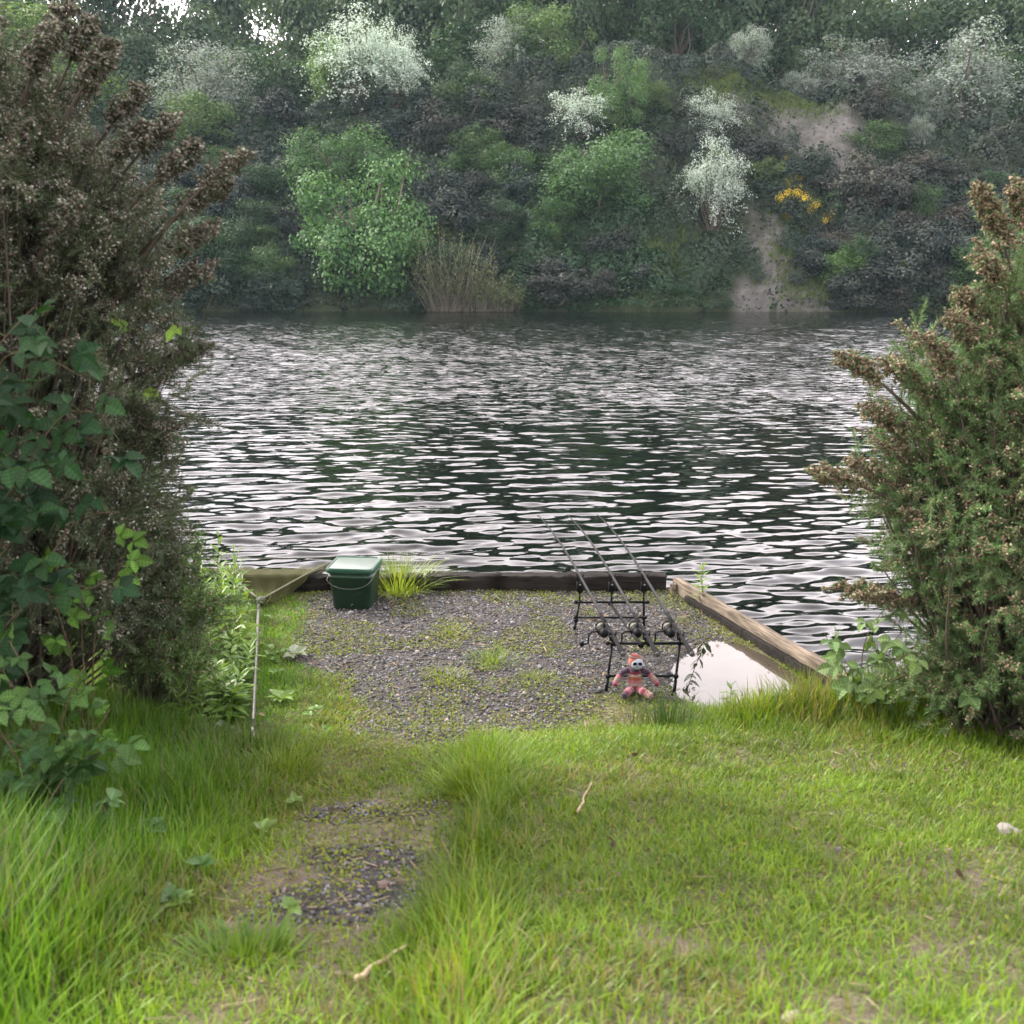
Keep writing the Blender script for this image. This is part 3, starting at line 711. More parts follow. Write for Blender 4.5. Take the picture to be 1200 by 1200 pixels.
# tall tussocks here and there (each a thing)
def tuft(name, loc, n, L0, L1, spread, c0, c1, label, cat='grass tuft', w=.004, lean=.6, seed=0, group=None):
    rng = np.random.default_rng(seed); a = rng.random(n) * 6.28; r = rng.random(n) ** .6 * spread
    P = np.stack([np.cos(a) * r, np.sin(a) * r, np.full(n, -.012)], 1); t = rng.random((n, 1))
    g = Geo(); blades(g, P, rng.uniform(L0, L1, n), w * rng.uniform(.7, 1.3, n), np.clip(r / spread * lean + rng.uniform(0, .25, n), 0, .9), a + rng.normal(size=n) * .5, np.array(c0) * (1 - t) + np.array(c1) * t)
    o = obj(name, g, M_GRASS); z = h_near(loc[0], loc[1]); o.location = (loc[0], loc[1], float(z))
    return tag(o, label, cat, group)
q = on_z(468, 693); tuft('grass_tuft', q[:2], 420, .14, .34, .17, w=.007, c0=(.09, .16, .02), c1=(.24, .31, .07), label='arching grass tuft growing beside the green bucket', seed=1, lean=.85)
q = on_z(783, 856, .03); tuft('rush_tuft', q[:2], 240, .10, .19, .15, (.02, .055, .015), (.06, .11, .02), 'dark green rush tuft growing just in front of the toy', 'rushes', seed=2, lean=.35, w=.0045)
q = on_z(742, 850, .03); tuft('rush_tuft', q[:2], 26, .14, .26, .06, (.025, .06, .015), (.10, .10, .04), 'sparse rush tuft of a few stems left of the dark rushes', 'rushes', seed=12, lean=.35)
q = on_z(578, 775); tuft('grass_tuft', q[:2], 330, .04, .09, .15, (.09, .17, .015), (.20, .29, .03), 'green grass tuft alone in the middle of the gravel', seed=3)
q = on_z(521, 795); tuft('grass_tuft', q[:2], 260, .03, .065, .13, (.12, .17, .02), (.24, .29, .05), 'yellowish low tuft left of the middle gravel tuft', seed=4)
q = on_z(626, 796); tuft('grass_tuft', q[:2], 200, .03, .06, .10, (.10, .16, .02), (.22, .28, .05), 'yellowish low tuft right of the middle gravel tuft', seed=5)
q = on_z(525, 742); tuft('grass_tuft', q[:2], 230, .03, .055, .13, (.12, .17, .02), (.26, .30, .06), 'pale mossy tuft on gravel, farthest toward the front beam', seed=6)
q = on_z(558, 862, .01); tuft('grass_tuft', q[:2], 110, .02, .05, .08, (.12, .15, .02), (.26, .27, .07), 'small pale tuft at the near edge of the gravel', seed=7)
q = on_z(590, 842); tuft('grass_tuft', q[:2], 90, .02, .045, .07, (.12, .15, .02), (.24, .25, .06), 'tiny yellow tuft just beyond the near edge tuft', seed=17)
q = on_z(545, 1130, .5); tuft('grass_tuft', q[:2], 420, .08, .17, .11, (.06, .12, .01), (.17, .24, .02), 'dense tussock on the lawn lip at the bottom of the path', seed=8)
q = on_z(560, 935, .22); tuft('grass_tuft', q[:2], 330, .08, .17, .12, (.10, .17, .015), (.22, .29, .03), 'bright tussock on the lawn lip beside the farther bare patch', seed=9)
q = on_z(330, 915, .1); tuft('grass_tuft', q[:2], 420, .08, .17, .15, (.08, .15, .01), (.20, .27, .03), 'round bright tussock just left of the path', seed=10)
q = on_z(285, 1150, .5); tuft('grass_tuft', q[:2], 300, .05, .10, .14, (.06, .14, .015), (.16, .26, .03), 'dark broad bladed tussock at the bottom left of the path', seed=11, w=.007)

# ------------------------------------------------------------------ gravel stones
rng = np.random.default_rng(200)
OCT = np.array([[1, 0, 0], [-1, 0, 0], [0, 1, 0], [0, -1, 0], [0, 0, 1], [0, 0, -1.]]); OCTF = np.array([[0, 2, 4], [2, 1, 4], [1, 3, 4], [3, 0, 4], [2, 0, 5], [1, 2, 5], [3, 1, 5], [0, 3, 5]])
n = 62000; x = rng.uniform(-2.0, 2.0, n); y = rng.uniform(2.3, 7.25, n)
pd = poly_sd(x, y, PUD); ysn = np.interp(x, SHX, SHY)
kp = (rng.random(n) < gravel_mask(x, y) * .97 + .05 * soil_mask(x, y)) & (y < ysn - .06) & ~((pd < .02) & (rng.random(n) < .97))
x, y = x[kp], y[kp]; n = len(x)
S = rng.uniform(.004, .0115, n)[:, None] * rng.uniform(.6, 1.4, (n, 3)); S[:, 2] *= .6
big = rng.random(n) < .012; S[big] *= 1.9
tone = rng.random((n, 1)); warm = rng.random((n, 1)) < .25
c = np.where(warm, np.array([.15, .125, .105]), np.array([.105, .108, .118])) * (.20 + 1.9 * tone ** 2.2)
g = Geo(); g.scatter(OCT, OCTF, np.stack([x, y, h_near(x, y) + S[:, 2] * .4], 1), frames(unit(rng.normal(size=(n, 3)) * .4 + np.array([0, 0, 1]))), S, c)
tag(obj('gravel', g, M_STONE), 'dark grey crushed gravel on the fishing platform and the worn path', 'gravel', kind='stuff')

# moss, clover and small weeds round the gravel
g = Geo(); n = 110000; x = rng.uniform(-1.9, 1.9, n); y = rng.uniform(2.2, 7.2, n)
gmk = gravel_mask(x, y); sdg = np.abs(poly_sd(x, y, GRAV))
p = .75 * np.exp(-(sdg / .2) ** 2) * sstep(.3, .55, fbm(x, y, 4, 90)) + sstep(.50, .64, fbm(x, y, 3.2, 91)) * .8 * gmk + .5 * np.exp(-((y - 4.75) / .35) ** 2) * sstep(.5, 0, np.abs(x + .35) - .3) + .3 * soil_mask(x, y) * (x < 0) + .26 * (1 - gmk)
kp = (rng.random(n) < p) & (y < np.interp(x, SHX, SHY) - .1) & (poly_sd(x, y, PUD) > .02); x, y = x[kp], y[kp]; n = len(x)
LF6 = np.array([[0, -.5, 0], [.3, -.15, .08], [.3, .2, .08], [0, .5, 0], [-.3, .2, .08], [-.3, -.15, .08]]); LF6F = np.array([[0, 1, 2, 3], [0, 3, 4, 5]])
c = np.array([.17, .23, .03]) * (1 - rng.random((n, 1)) * .5) + rng.random((n, 1)) ** 3 * np.array([.12, .08, .03])
g.scatter(LF6, LF6F, np.stack([x, y, h_near(x, y) + rng.uniform(.001, .016, n)], 1), frames(unit(rng.normal(size=(n, 3)) * .5 + np.array([0, 0, 1]))), rng.uniform(.006, .018, n), c)
tag(obj('moss', g, M_MOSS), 'yellow green moss and tiny weeds creeping over the gravel edge and path', 'moss', kind='stuff')
# dry litter and straw
g = Geo(); n = 9000; x = rng.uniform(-2.2, 3, n); y = rng.uniform(1.6, 7.1, n)
p = .10 + .8 * soil_mask(x, y) + .3 * gravel_mask(x, y); kp = (rng.random(n) < p) & (y < np.interp(x, SHX, SHY) - .1) & (poly_sd(x, y, PUD) > .0); x, y = x[kp], y[kp]; n = len(x)
d = unit(np.stack([rng.normal(size=n), rng.normal(size=n), rng.normal(size=n) * .15], 1))
STR = np.array([[-.04, 0, -.5], [.04, 0, -.5], [.03, .03, .5], [-.03, .03, .5]])
g.scatter(STR, LEAFF, np.stack([x, y, h_near(x, y) + rng.uniform(.004, .02, n)], 1), frames(d), np.stack([rng.uniform(.03, .07, n)] * 2 + [rng.uniform(.02, .09, n)], 1), np.array([.30, .24, .16]) * rng.uniform(.3, 1.1, (n, 1)))
n = 420; x = rng.uniform(-2.4, 1.5, n); y = rng.uniform(2.4, 7, n); kp = (rng.random(n) < .3 + .5 * (x < -1)) & (poly_sd(x, y, PUD) > .0) & (y < np.interp(x, SHX, SHY) - .1); x, y = x[kp], y[kp]; n = len(x)
g.scatter(LF6, LF6F, np.stack([x, y, h_near(x, y) + rng.uniform(.01, .05, n)], 1), frames(unit(rng.normal(size=(n, 3)) * .6 + np.array([0, 0, 1]))), rng.uniform(.015, .04, n), np.array([.15, .105, .07]) * rng.uniform(.4, 1.3, (n, 1)))
tag(obj('litter', g, M_LITTER), 'dry straw, crumbled leaves and bits of stem strewn over grass and gravel', 'litter', kind='stuff')

# ------------------------------------------------------------------ near gorse
def shoot_template(seed, npod=34, nsp=90, gr=.5):
    """unit shoot along +Z: separate arrays for spines, pods, stem"""
    rng = np.random.default_rng(seed); sp_, pd, st = Geo(), Geo(), Geo()
    st.tube([(0, 0, 0), (.01, .01, .5), (0, 0, 1)], [.018, .013, .006], 3, (.10, .085, .055), cap=False)
    s = rng.uniform(.03, 1.02, nsp); a = rng.random(nsp) * 6.28; o = rng.uniform(.25, 1.1, nsp)
    d = np.stack([np.cos(a) * o, np.sin(a) * o, rng.uniform(.25, .9, nsp)], 1)
    T = np.array([[-.5, 0, 0], [.5, 0, 0], [0, 0, 1.]]); TF = np.array([[0, 1, 2]])
    S = np.stack([rng.uniform(.018, .028, nsp), np.ones(nsp), rng.uniform(.13, .27, nsp) * (1.1 - .3 * s)], 1)
    k = rng.random((nsp, 1))
    P = np.stack([rng.normal(size=nsp) * .006, rng.normal(size=nsp) * .006, s], 1)
    sp_.scatter(T, TF, P, frames(d, rng=rng), S, np.array([.055, .075, .03]) * (1 - k) + np.array([.14, .155, .06]) * k)
    # side spines on spines
    j = rng.integers(0, nsp, nsp); P2 = P[j] + unit(d[j]) * (S[j, 2] * rng.uniform(.3, .8, nsp))[:, None]
    S2 = np.stack([rng.uniform(.014, .02, nsp), np.ones(nsp), rng.uniform(.06, .12, nsp)], 1)
    sp_.scatter(T, TF, P2, frames(unit(d[j]) + randdir(nsp, rng) * .7, rng=rng), S2, np.array([.10, .12, .05]) * rng.uniform(.6, 1.3, (nsp, 1)))
    if npod:
        s = .30 + .66 * rng.random(npod) ** .8; a = rng.random(npod) * 6.28; r = rng.uniform(.05, .16, npod)
        P = np.stack([np.cos(a) * r, np.sin(a) * r, s], 1); d = np.stack([np.cos(a), np.sin(a), rng.uniform(.2, 1.2, npod)], 1)
        S = np.stack([rng.uniform(.022, .036, npod), rng.uniform(.022, .036, npod), rng.uniform(.038, .060, npod)], 1)
        k = rng.random((npod, 1)); pale = rng.random((npod, 1)) < .25
        pd.scatter(OCT, OCTF, P, frames(d, rng=rng), S, np.where(pale, np.array([.38, .31, .23]), np.array([.10, .068, .050]) * (1 - k) + np.array([.24, .165, .115]) * k))
    return sp_, pd, st
SH_P = [shoot_template(i, 30, 52) for i in range(5)]          # with seed pods
def stub_template(seed):
    rng = np.random.default_rng(seed); sp_, pd, st = Geo(), Geo(), Geo()
    st.tube([(0, 0, 0), (0, 0, .9)], [.05, .02], 3, (.10, .085, .055), cap=False)
    n = 16; s = rng.uniform(.2, 1.0, n); a = rng.random(n) * 6.28; d = np.stack([np.cos(a), np.sin(a), rng.uniform(.3, 1.2, n)], 1); k = rng.random((n, 1))
    sp_.scatter(np.array([[-.5, 0, 0], [.5, 0, 0], [0, 0, 1.]]), np.array([[0, 1, 2]]), np.stack([0 * s, 0 * s, s], 1), frames(d, rng=rng), np.stack([np.full(n, .07), np.ones(n), rng.uniform(.35, .6, n)], 1), np.array([.06, .08, .035]) * (1 - k) + np.array([.15, .165, .075]) * k)
    n = 8; s = rng.uniform(.3, 1.0, n); a = rng.random(n) * 6.28; r = rng.uniform(.05, .28, n); k = rng.random((n, 1)); pale = rng.random((n, 1)) < .3
    S = np.stack([rng.uniform(.085, .13, n), rng.uniform(.085, .13, n), rng.uniform(.14, .21, n)], 1)
    pd.scatter(OCT, OCTF, np.stack([np.cos(a) * r, np.sin(a) * r, s], 1), frames(np.stack([np.cos(a), np.sin(a), rng.uniform(.2, 1.2, n)], 1), rng=rng), S, np.where(pale, np.array([.40, .33, .25]), np.array([.10, .068, .050]) * (1 - k) + np.array([.26, .18, .125]) * k))
    return sp_, pd, st
SH_T = [stub_template(60 + i) for i in range(4)]
SH_G = [shoot_template(20 + i, 0, 85) for i in range(4)]     # green only
SH_F = [shoot_template(40 + i, 8, 75) for i in range(4)]    # a few pods
def gorse(name, base, core, shell, nb, label, seed, pod_frac, tint_sp, tint_pod, targets=(), shoots=9, slen=(.08, .17), thick=.016):
    """base (x,y,z); shell(rng)->tip point; branches grow base->tip, with shoots on their outer part"""
    rng = np.random.default_rng(seed); root = empty(name, base); tag(root, label, 'bush')
    wood = Geo(); A = {'p': [], 'g': [], 'f': [], 't': []}
    base = np.asarray(base, float)
    tips = [(np.array(core) + (np.asarray(shell(rng)) - np.array(core)) * rng.uniform(.3, .8), False) for _ in range(nb // 3)] + [(np.asarray(t, float), True) for t in targets] + [(np.asarray(t, float) + (np.array(core) + [0, 0, .5] - np.asarray(t, float)) * q_, False) for t in targets for q_ in (.22, .34, .46)] + [(shell(rng), False) for _ in range(nb)]
    for tip, tg in tips:
        tip = tip - base
        b0 = np.array([rng.normal() * .10, rng.normal() * .10, -.05])
        if tg:
            cc = np.array(core) - base; hz = tip - cc; hz[2] *= .35; hz = unit(hz)
            b0 = cc * np.array([1, 1, 1]) + (tip - cc) * .25 + rng.normal(size=3) * .05; b0[2] = min(b0[2], tip[2] - .25)
        mid = b0 * .5 + tip * .5 + np.array([0, 0, -.02]) + rng.normal(size=3) * .09; mid[2] += (-.10 if not tg else 0) * np.hypot(*tip[:2])
        if tg: mid = tip - hz * .40 + np.array([0, 0, -.03])
        ss = np.linspace(0, 1, 8)[:, None]; C = (1 - ss) ** 2 * b0 + 2 * ss * (1 - ss) * mid + ss ** 2 * tip
        wood.tube(C, np.linspace(thick * (.7 if not tg else 1), .003, 8), 5, (.085, .07, .055), cap=False)
        if not tg:
            out = unit(tip - np.array(core) + base)
            for k in range(shoots):
                p = tip - out * rng.uniform(0, .14) + rng.normal(size=3) * .055
                d = unit(out * .55 + randdir(1, rng)[0] * .95 + np.array([0, 0, .05]))
                r_ = rng.random(); lobe = .5 + .9 * vnoise(np.array([tip[0] * 2.3 + tip[1]]), np.array([tip[2] * 2.3]), 1, 5)[0]
                kind = 'p' if r_ < pod_frac * lobe * (1 + .9 * min(1, max(0, (tip[2] - 1.6) / .8))) else ('f' if r_ < .72 else 'g')
                A[kind].append((p, d, rng.uniform(*slen)))
        ns = 0 if not tg else 95; bl = np.linalg.norm(tip - b0)
        for k in range(ns):
            q = 1 - rng.random() ** .8 * (.30 / bl) if k else 1.0
            if k and q > .9 and not tg: q = rng.uniform(.5, .95)
            p = (1 - q) ** 2 * b0 + 2 * q * (1 - q) * mid + q ** 2 * tip; ax = unit(2 * (1 - q) * (mid - b0) + 2 * q * (tip - mid))
            d = unit(ax * .55 + randdir(1, rng)[0] * .85)
            if k == 0: d = ax
            le = rng.uniform(.038, .062)
            outer = q > .72
            r_ = rng.random()
            kind = 't'
            A[kind].append((p, d, le))
    SP, PD, ST = Geo(), Geo(), Geo()
    for kind, TT in (('p', SH_P), ('g', SH_G), ('f', SH_F), ('t', SH_T)):
        L_ = A[kind]
        for vi_ in range(len(TT)):
            sub = L_[vi_::len(TT)]
            if not sub: continue
            P = np.array([a[0] for a in sub]); D = np.array([a[1] for a in sub]); S = np.array([a[2] for a in sub]); Mx = frames(D, rng=rng)
            br = rng.uniform(.7, 1.3, (len(sub), 1, 1))
            for src, dst, tint in ((TT[vi_][0], SP, tint_sp), (TT[vi_][1], PD, tint_pod), (TT[vi_][2], ST, (1, 1, 1))):
                if src.n == 0: continue
                V, FL, Cc = src.arrays()
                Fk = {}
                for f in FL: Fk.setdefault(f.shape[1], []).append(f)
                assert len(Fk) == 1
                Ff = np.concatenate(list(Fk.values())[0])
                cc = (Cc * np.array(tint))[None] * br
                dst.scatter(V, Ff, P, Mx, S, cc.reshape(len(sub), -1, 3))
    obj('branches', wood, M_BARK, root); o = obj('twigs', ST, M_BARK, root)
    obj('spines', SP, M_SPINE, root)
    if PD.n: obj('seed_pods', PD, M_POD, root)
    print(name, SP.n, PD.n)
    return root
def ell_shell(c, r, front=.0, zmin=.05, inner=.45, bias=None):
    c = np.array(c); r = np.array(r)
    def f(rng):
        while True:
            d = randdir(1, rng)[0]
            if d[1] > .25 and rng.random() < .75: continue      # the side away from the open ground carries fewer
            p = c + r * d * (inner + (1 - inner) * rng.random() ** .35) * (1 + .10 * math.sin(d[0] * 7 + d[2] * 9))
            if p[2] > zmin: return p
    return f
# left gorse, taller than the view
LB = (-2.45, 4.35); lb = (LB[0], LB[1], float(h_near(*LB)))
tg = [on_y(px, py, y) for px, py, y in [(78, 8, 4.1), (108, 30, 4.1), (125, 68, 4.2), (165, 108, 4.3), (204, 142, 4.3), (284, 186, 4.2), (262, 216, 4.3), (228, 175, 4.2), (248, 268, 4.3), (130, 55, 4.0), (60, 40, 3.9), (172, 150, 4.2), (245, 312, 4.4), (238, 408, 4.4), (205, 500, 4.3), (30, 150, 3.8), (90, 240, 3.8)]]
gorse('gorse_bush', lb, (-2.5, 4.4, 1.2), ell_shell((-2.42, 4.35, 1.8), (.98, 1.0, 1.75), zmin=.6, inner=.6), 540, 'tall dark grey brown gorse bush filling the left side, its tips full of dry pods', 301, .30, (.58, .74, .82), (.84, 1.04, 1.18), tg, shoots=14)
# right gorse
RB = (2.38, 4.55); rb = (RB[0], RB[1], float(h_near(*RB)))
tg = [on_y(px, py, y) for px, py, y in [(1148, 222, 4.4), (1190, 218, 4.5), (1160, 240, 4.4), (1125, 345, 4.4), (985, 418, 4.3), (1040, 425, 4.4), (1015, 478, 4.4), (955, 552, 4.3), (1000, 545, 4.4), (1030, 520, 4.4), (975, 690, 4.5), (1010, 700, 4.4), (1115, 370, 4.3), (1080, 395, 4.2), (1150, 290, 4.3), (1060, 600, 4.3)]]
gorse('gorse_bush', rb, (2.5, 4.65, .8), ell_shell((2.46, 4.6, 1.12), (.76, .8, 1.12), zmin=.06, inner=.6), 360, 'green gorse bush with brown pod clusters standing at the right edge of the lawn', 302, .24, (1.05, 1.6, 1.35), (1.0, 1.0, .95), tg, shoots=14)
# young gorse low on the left
YB = (-1.80, 4.75)
gorse('young_gorse', (YB[0], YB[1], float(h_near(*YB))), (-1.7, 4.9, .35), ell_shell((-1.72, 4.75, .72), (.24, .28, .48), zmin=.25, inner=.5), 50, 'young feathery green gorse without pods below the tall left gorse', 303, 0.0, (1.1, 1.6, 1.15), (1, 1, 1), [], shoots=9, slen=(.12, .22), thick=.008)

# ------------------------------------------------------------------ broad-leaved plants
def leaflet(nteeth=11, w=.33, fold=.13, curl=-.22, rib=.05):
    """toothed leaflet along +Y, unit length, folded on the midrib, with a narrow midrib strip"""
    t = np.linspace(0, 1, nteeth + 1); n = nteeth + 1
    prof = w * 1.12 * np.sin(np.pi * np.clip(t, 0, 1) ** .82) * (1 - .25 * t); prof[-1] = 0; prof[0] = .02
    z0_ = curl * t * t
    R_ = [np.stack([0 * t, t, z0_], 1)]
    for s in (1, -1):
        th = prof * (1 + .16 * (np.arange(n) % 2))
        R_.append(np.stack([s * th * rib * 1.6, t + .004, z0_ + fold * rib], 1))
        R_.append(np.stack([s * th, t + .03, z0_ + fold * prof / w + .012 * (np.arange(n) % 2)], 1))
    V = np.concatenate(R_); Fq = []
    for i in range(nteeth):
        Fq += [(i, n + i, n + i + 1, i + 1), (n + i, 2 * n + i, 2 * n + i + 1, n + i + 1), (i, i + 1, 3 * n + i + 1, 3 * n + i), (3 * n + i, 3 * n + i + 1, 4 * n + i + 1, 4 * n + i)]
    return V, np.array(Fq)
LT, LTF = leaflet(); _al = (np.arange(12) % 2)
LTC = np.concatenate([np.full(12, 1.9), .72 + .75 * _al, .80 + .35 * _al, .72 + .75 * _al, .80 + .35 * _al])[:, None]
LONG, LONGF = leaflet(6, .13, .03, -.25)
DOCK, DOCKF = leaflet(8, .22, .08, -.2)
def leaf_frame(d, up=(0, 0, 1), rng=R):
    """columns: x right, y along leaf, z leaf normal roughly up"""
    y = unit(d); x = unit(np.cross(y, np.asarray(up, float) + rng.normal(size=3) * .25)); z = np.cross(x, y)
    return np.stack([x, y, z], 1)
def trifoliate(g, p, d, size, c, rng, five=False, up=(0, 0, 1)):
    y = unit(d); Mx = leaf_frame(d, up, rng)
    for a, s, off in ((0, 1.0, .18), (1.15, .82, 0), (-1.15, .82, 0)) + (((2.1, .6, -.02), (-2.1, .6, -.02)) if five else ()):
        dd = Mx[:, 1] * math.cos(a) + Mx[:, 0] * math.sin(a) + Mx[:, 2] * rng.normal() * .12
        Mm = leaf_frame(dd, Mx[:, 2], rng)
        g.scatter(LT, LTF, np.array([p + Mx[:, 1] * off * size]), Mm[None], np.array([size * s * rng.uniform(.85, 1.1)]), (np.asarray(c)[None] * rng.uniform(.65, 1.3) * LTC)[None])
def bramble(name, base, canes, label, seed, size=(.05, .085), c0=(.035, .085, .03), c1=(.09, .17, .05), every=.10, cat='plant', face=(0, -.8, .7)):
    """canes: list of lists of world points"""
    rng = np.random.default_rng(seed); root = empty(name, base); tag(root, label, cat); b = np.asarray(base, float)
    st, lf = Geo(), Geo()
    for cane in canes:
        P = np.array(cane, float) - b; seg = np.linalg.norm(np.diff(P, axis=0), axis=1); Lt = seg.sum(); cum = np.concatenate([[0], np.cumsum(seg)])
        m = max(6, int(Lt / .06)); s = np.linspace(0, Lt, m); C = np.stack([np.interp(s, cum, P[:, k]) for k in range(3)], 1)
        for _ in range(2): C[1:-1] = (C[:-2] + C[1:-1] * 2 + C[2:]) / 4
        st.tube(C, np.linspace(.0045, .0015, m), 5, (.10, .07, .045), cap=False)
        for k, sk in enumerate(np.arange(.06, Lt, every)):
            p = np.array([np.interp(sk, s, C[:, j]) for j in range(3)])
            o = unit(rng.normal(size=3) * np.array([1, .7, .5]) + np.array(face) * .6)
            pe = p + o * rng.uniform(.04, .09); st.tube([p, (p + pe) / 2 + [0, 0, .006], pe], [.0015, .0012, .001], 4, (.08, .11, .04), cap=False)
            k1 = rng.random(); c = np.array(c0) * (1 - k1) + np.array(c1) * k1
            dd = unit(o * np.array([1, .6, .3]) + np.array([0, -.15, -.25]) + rng.normal(size=3) * .3)
            trifoliate(lf, pe, dd, rng.uniform(*size), c, rng, rng.random() < .3, up=face)
    obj('cane', st, M_BARK, root); obj('leaves', lf, M_BRAM, root, smooth=True)
    return root
def W(px, py, y): return on_y(px, py, y)
DK0, DK1 = (.010, .034, .014), (.026, .066, .022)
B0 = (-2.1, 3.35, float(h_near(-2.1, 3.35)))
bramble('bramble', B0, [[B0, W(-40, 560, 3.3), W(20, 470, 3.3), W(60, 380, 3.35)], [B0, W(30, 560, 3.3), W(70, 500, 3.3), W(130, 520, 3.35), W(150, 570, 3.4)],
    [B0, W(-20, 640, 3.2), W(0, 520, 3.2), W(-20, 420, 3.2), W(40, 360, 3.3)], [B0, W(0, 620, 3.2), W(20, 560, 3.2), W(80, 470, 3.3), W(125, 490, 3.35)], [B0, W(-60, 600, 3.1), W(-50, 500, 3.1), W(10, 440, 3.15)],
    [B0, W(-40, 700, 3.1), W(10, 640, 3.15), W(40, 600, 3.2)], [B0, W(20, 720, 3.2), W(60, 650, 3.25), W(90, 600, 3.3), W(140, 600, 3.35)], [B0, W(0, 740, 3.15), W(30, 700, 3.2), W(80, 700, 3.25), W(130, 680, 3.3)], [B0, W(-10, 600, 3.15), W(40, 540, 3.2), W(90, 560, 3.25)], [B0, W(-30, 480, 3.15), W(10, 400, 3.2), W(60, 420, 3.25), W(110, 450, 3.3)]],
    'dark bramble with large leaves scrambling up the front of the tall left gorse', 401, (.060, .095), DK0, DK1, .065)
B1 = (-1.68, 3.75, float(h_near(-1.68, 3.75)))
bramble('bramble', B1, [[B1, W(95, 740, 3.8), W(100, 680, 3.8), W(125, 615, 3.8)], [B1, W(110, 730, 3.75), W(130, 690, 3.8), W(150, 640, 3.8)], [B1, W(80, 750, 3.7), W(60, 700, 3.7), W(70, 640, 3.75)]],
    'fresh green bramble shoots under the dark bramble leaves', 402, (.05, .075), (.05, .12, .02), (.10, .20, .035), .09)
B2 = (-1.62, 3.15, float(h_near(-1.62, 3.15)))
bramble('bramble', B2, [[B2, W(60, 900, 3.1), W(30, 830, 3.1), W(0, 780, 3.1)], [B2, W(70, 860, 3.15), W(80, 810, 3.15), W(100, 780, 3.2)], [B2, W(60, 880, 3.05), W(20, 880, 3.0), W(-20, 850, 3.0)],
    [B2, W(90, 880, 3.1), W(120, 850, 3.1), W(130, 830, 3.15)], [B2, W(50, 870, 3.05), W(40, 800, 3.05), W(10, 750, 3.1)], [B2, W(80, 900, 3.05), W(60, 940, 2.9), W(40, 960, 2.85)], [B2, W(30, 900, 2.95), W(0, 860, 2.9), W(-20, 820, 2.9)], [B2, W(110, 880, 3.1), W(140, 870, 3.05), W(150, 890, 3.0)]],
    'low pale green bramble clump spreading over the grass at the left edge', 403, (.045, .075), (.022, .062, .018), (.065, .13, .032), .055, face=(0, -.5, 1))
B3 = (-1.20, 3.35, float(h_near(-1.2, 3.35)))
q = W(150, 955, 3.05)
bramble('bramble', (q[0], q[1], float(h_near(q[0], q[1]))), [[(q[0], q[1], float(h_near(q[0], q[1]))), W(150, 940, 3.1), W(145, 928, 3.1)], [(q[0], q[1], float(h_near(q[0], q[1]))), W(130, 960, 3.0), W(120, 945, 3.0)]],
    'single low bramble sprig with broad leaves lying on the left grass', 404, (.07, .095), (.07, .14, .05), (.11, .19, .07), .09, face=(0, -.4, 1))
# bright sprig at the edge of the left gorse
q = W(225, 400, 4.1)
bramble('bramble', (-1.95, 4.6, float(h_near(-1.95, 4.6))), [[(-1.95, 4.6, float(h_near(-1.95, 4.6))), W(140, 600, 4.5), W(195, 440, 4.35), W(240, 372, 4.1), W(250, 345, 4.1)], [W(140, 600, 4.5), W(160, 420, 4.3), W(183, 325, 4.05)]],
    'long bramble cane with lime green leaves sticking out of the left gorse over the water', 405, (.045, .065), (.12, .22, .04), (.22, .34, .06), .42)
# right bramble
B5 = (1.72, 4.75, float(h_near(1.72, 4.75)))
bramble('bramble', B5, [[B5, W(1000, 800, 4.6), W(975, 760, 4.6), W(965, 740, 4.6)], [B5, W(1040, 790, 4.5), W(1040, 760, 4.45), W(1060, 735, 4.4)], [B5, W(1040, 800, 4.45), W(1080, 780, 4.35), W(1120, 815, 4.25)],
    [B5, W(1010, 790, 4.6), W(1010, 750, 4.6), W(1035, 715, 4.55)], [B5, W(1020, 800, 4.5), W(1050, 770, 4.4), W(1090, 760, 4.3)], [B5, W(1000, 800, 4.5), W(1000, 770, 4.5), W(985, 775, 4.5)]],
    'pale bramble with drooping leaves at the foot of the right gorse', 406, (.055, .085), (.08, .14, .05), (.15, .22, .08), .085, face=(0, -.6, 1))
# willowherb-like herbs
def herb(loc, h, label, seed, group, n=26, c0=(.08, .16, .03), c1=(.16, .27, .06), lean=(0, 0), ls=(.07, .13), name='willowherb'):
    rng = np.random.default_rng(seed); z = float(h_near(*loc)); root = empty(name, (loc[0], loc[1], z)); tag(root, label, 'plant', group)
    st, lf = Geo(), Geo()
    C = np.stack([np.array([lean[0] * s ** 1.5, lean[1] * s ** 1.5, -.02 + h * s]) + (rng.normal(size=3) * .004 if 0 < s < 1 else 0) for s in np.linspace(0, 1, 7)])
    st.tube(C, np.linspace(.0035, .0015, 7), 5, (.13, .14, .05), cap=False)
    for k in range(n):
        s = .12 + .88 * (k + .5) / n; p = np.array([np.interp(s, np.linspace(0, 1, 7), C[:, j]) for j in range(3)])
        a = k * 2.4 + rng.normal() * .2; up = .25 + 1.1 * s ** 3 + rng.normal() * .15
        d = np.array([math.cos(a), math.sin(a), up]); size = rng.uniform(*ls) * (1.05 - .55 * s ** 3)
        t = rng.random(); lf.scatter(LONG, LONGF, p[None], leaf_frame(d, rng=rng)[None], np.array([size]), (np.array(c0) * (1 - t) + np.array(c1) * t)[None])
    obj('stem', st, M_BARK, root); obj('leaves', lf, M_LEAF, root, smooth=True)
HG2 = 'leafy herbs growing beside the landing net pole'
herbs = [(268, 775, .42, 'tall'), (245, 770, .46, 0), (222, 775, .5, 0), (205, 800, .42, 0), (240, 830, .34, 0), (215, 845, .30, 0), (190, 830, .40, 0), (262, 740, .5, 0), (235, 735, .58, 0), (262, 735, .40, 0), (255, 805, .28, 0), (205, 760, .55, 0), (275, 800, .2, 0)]
rng = np.random.default_rng(55)
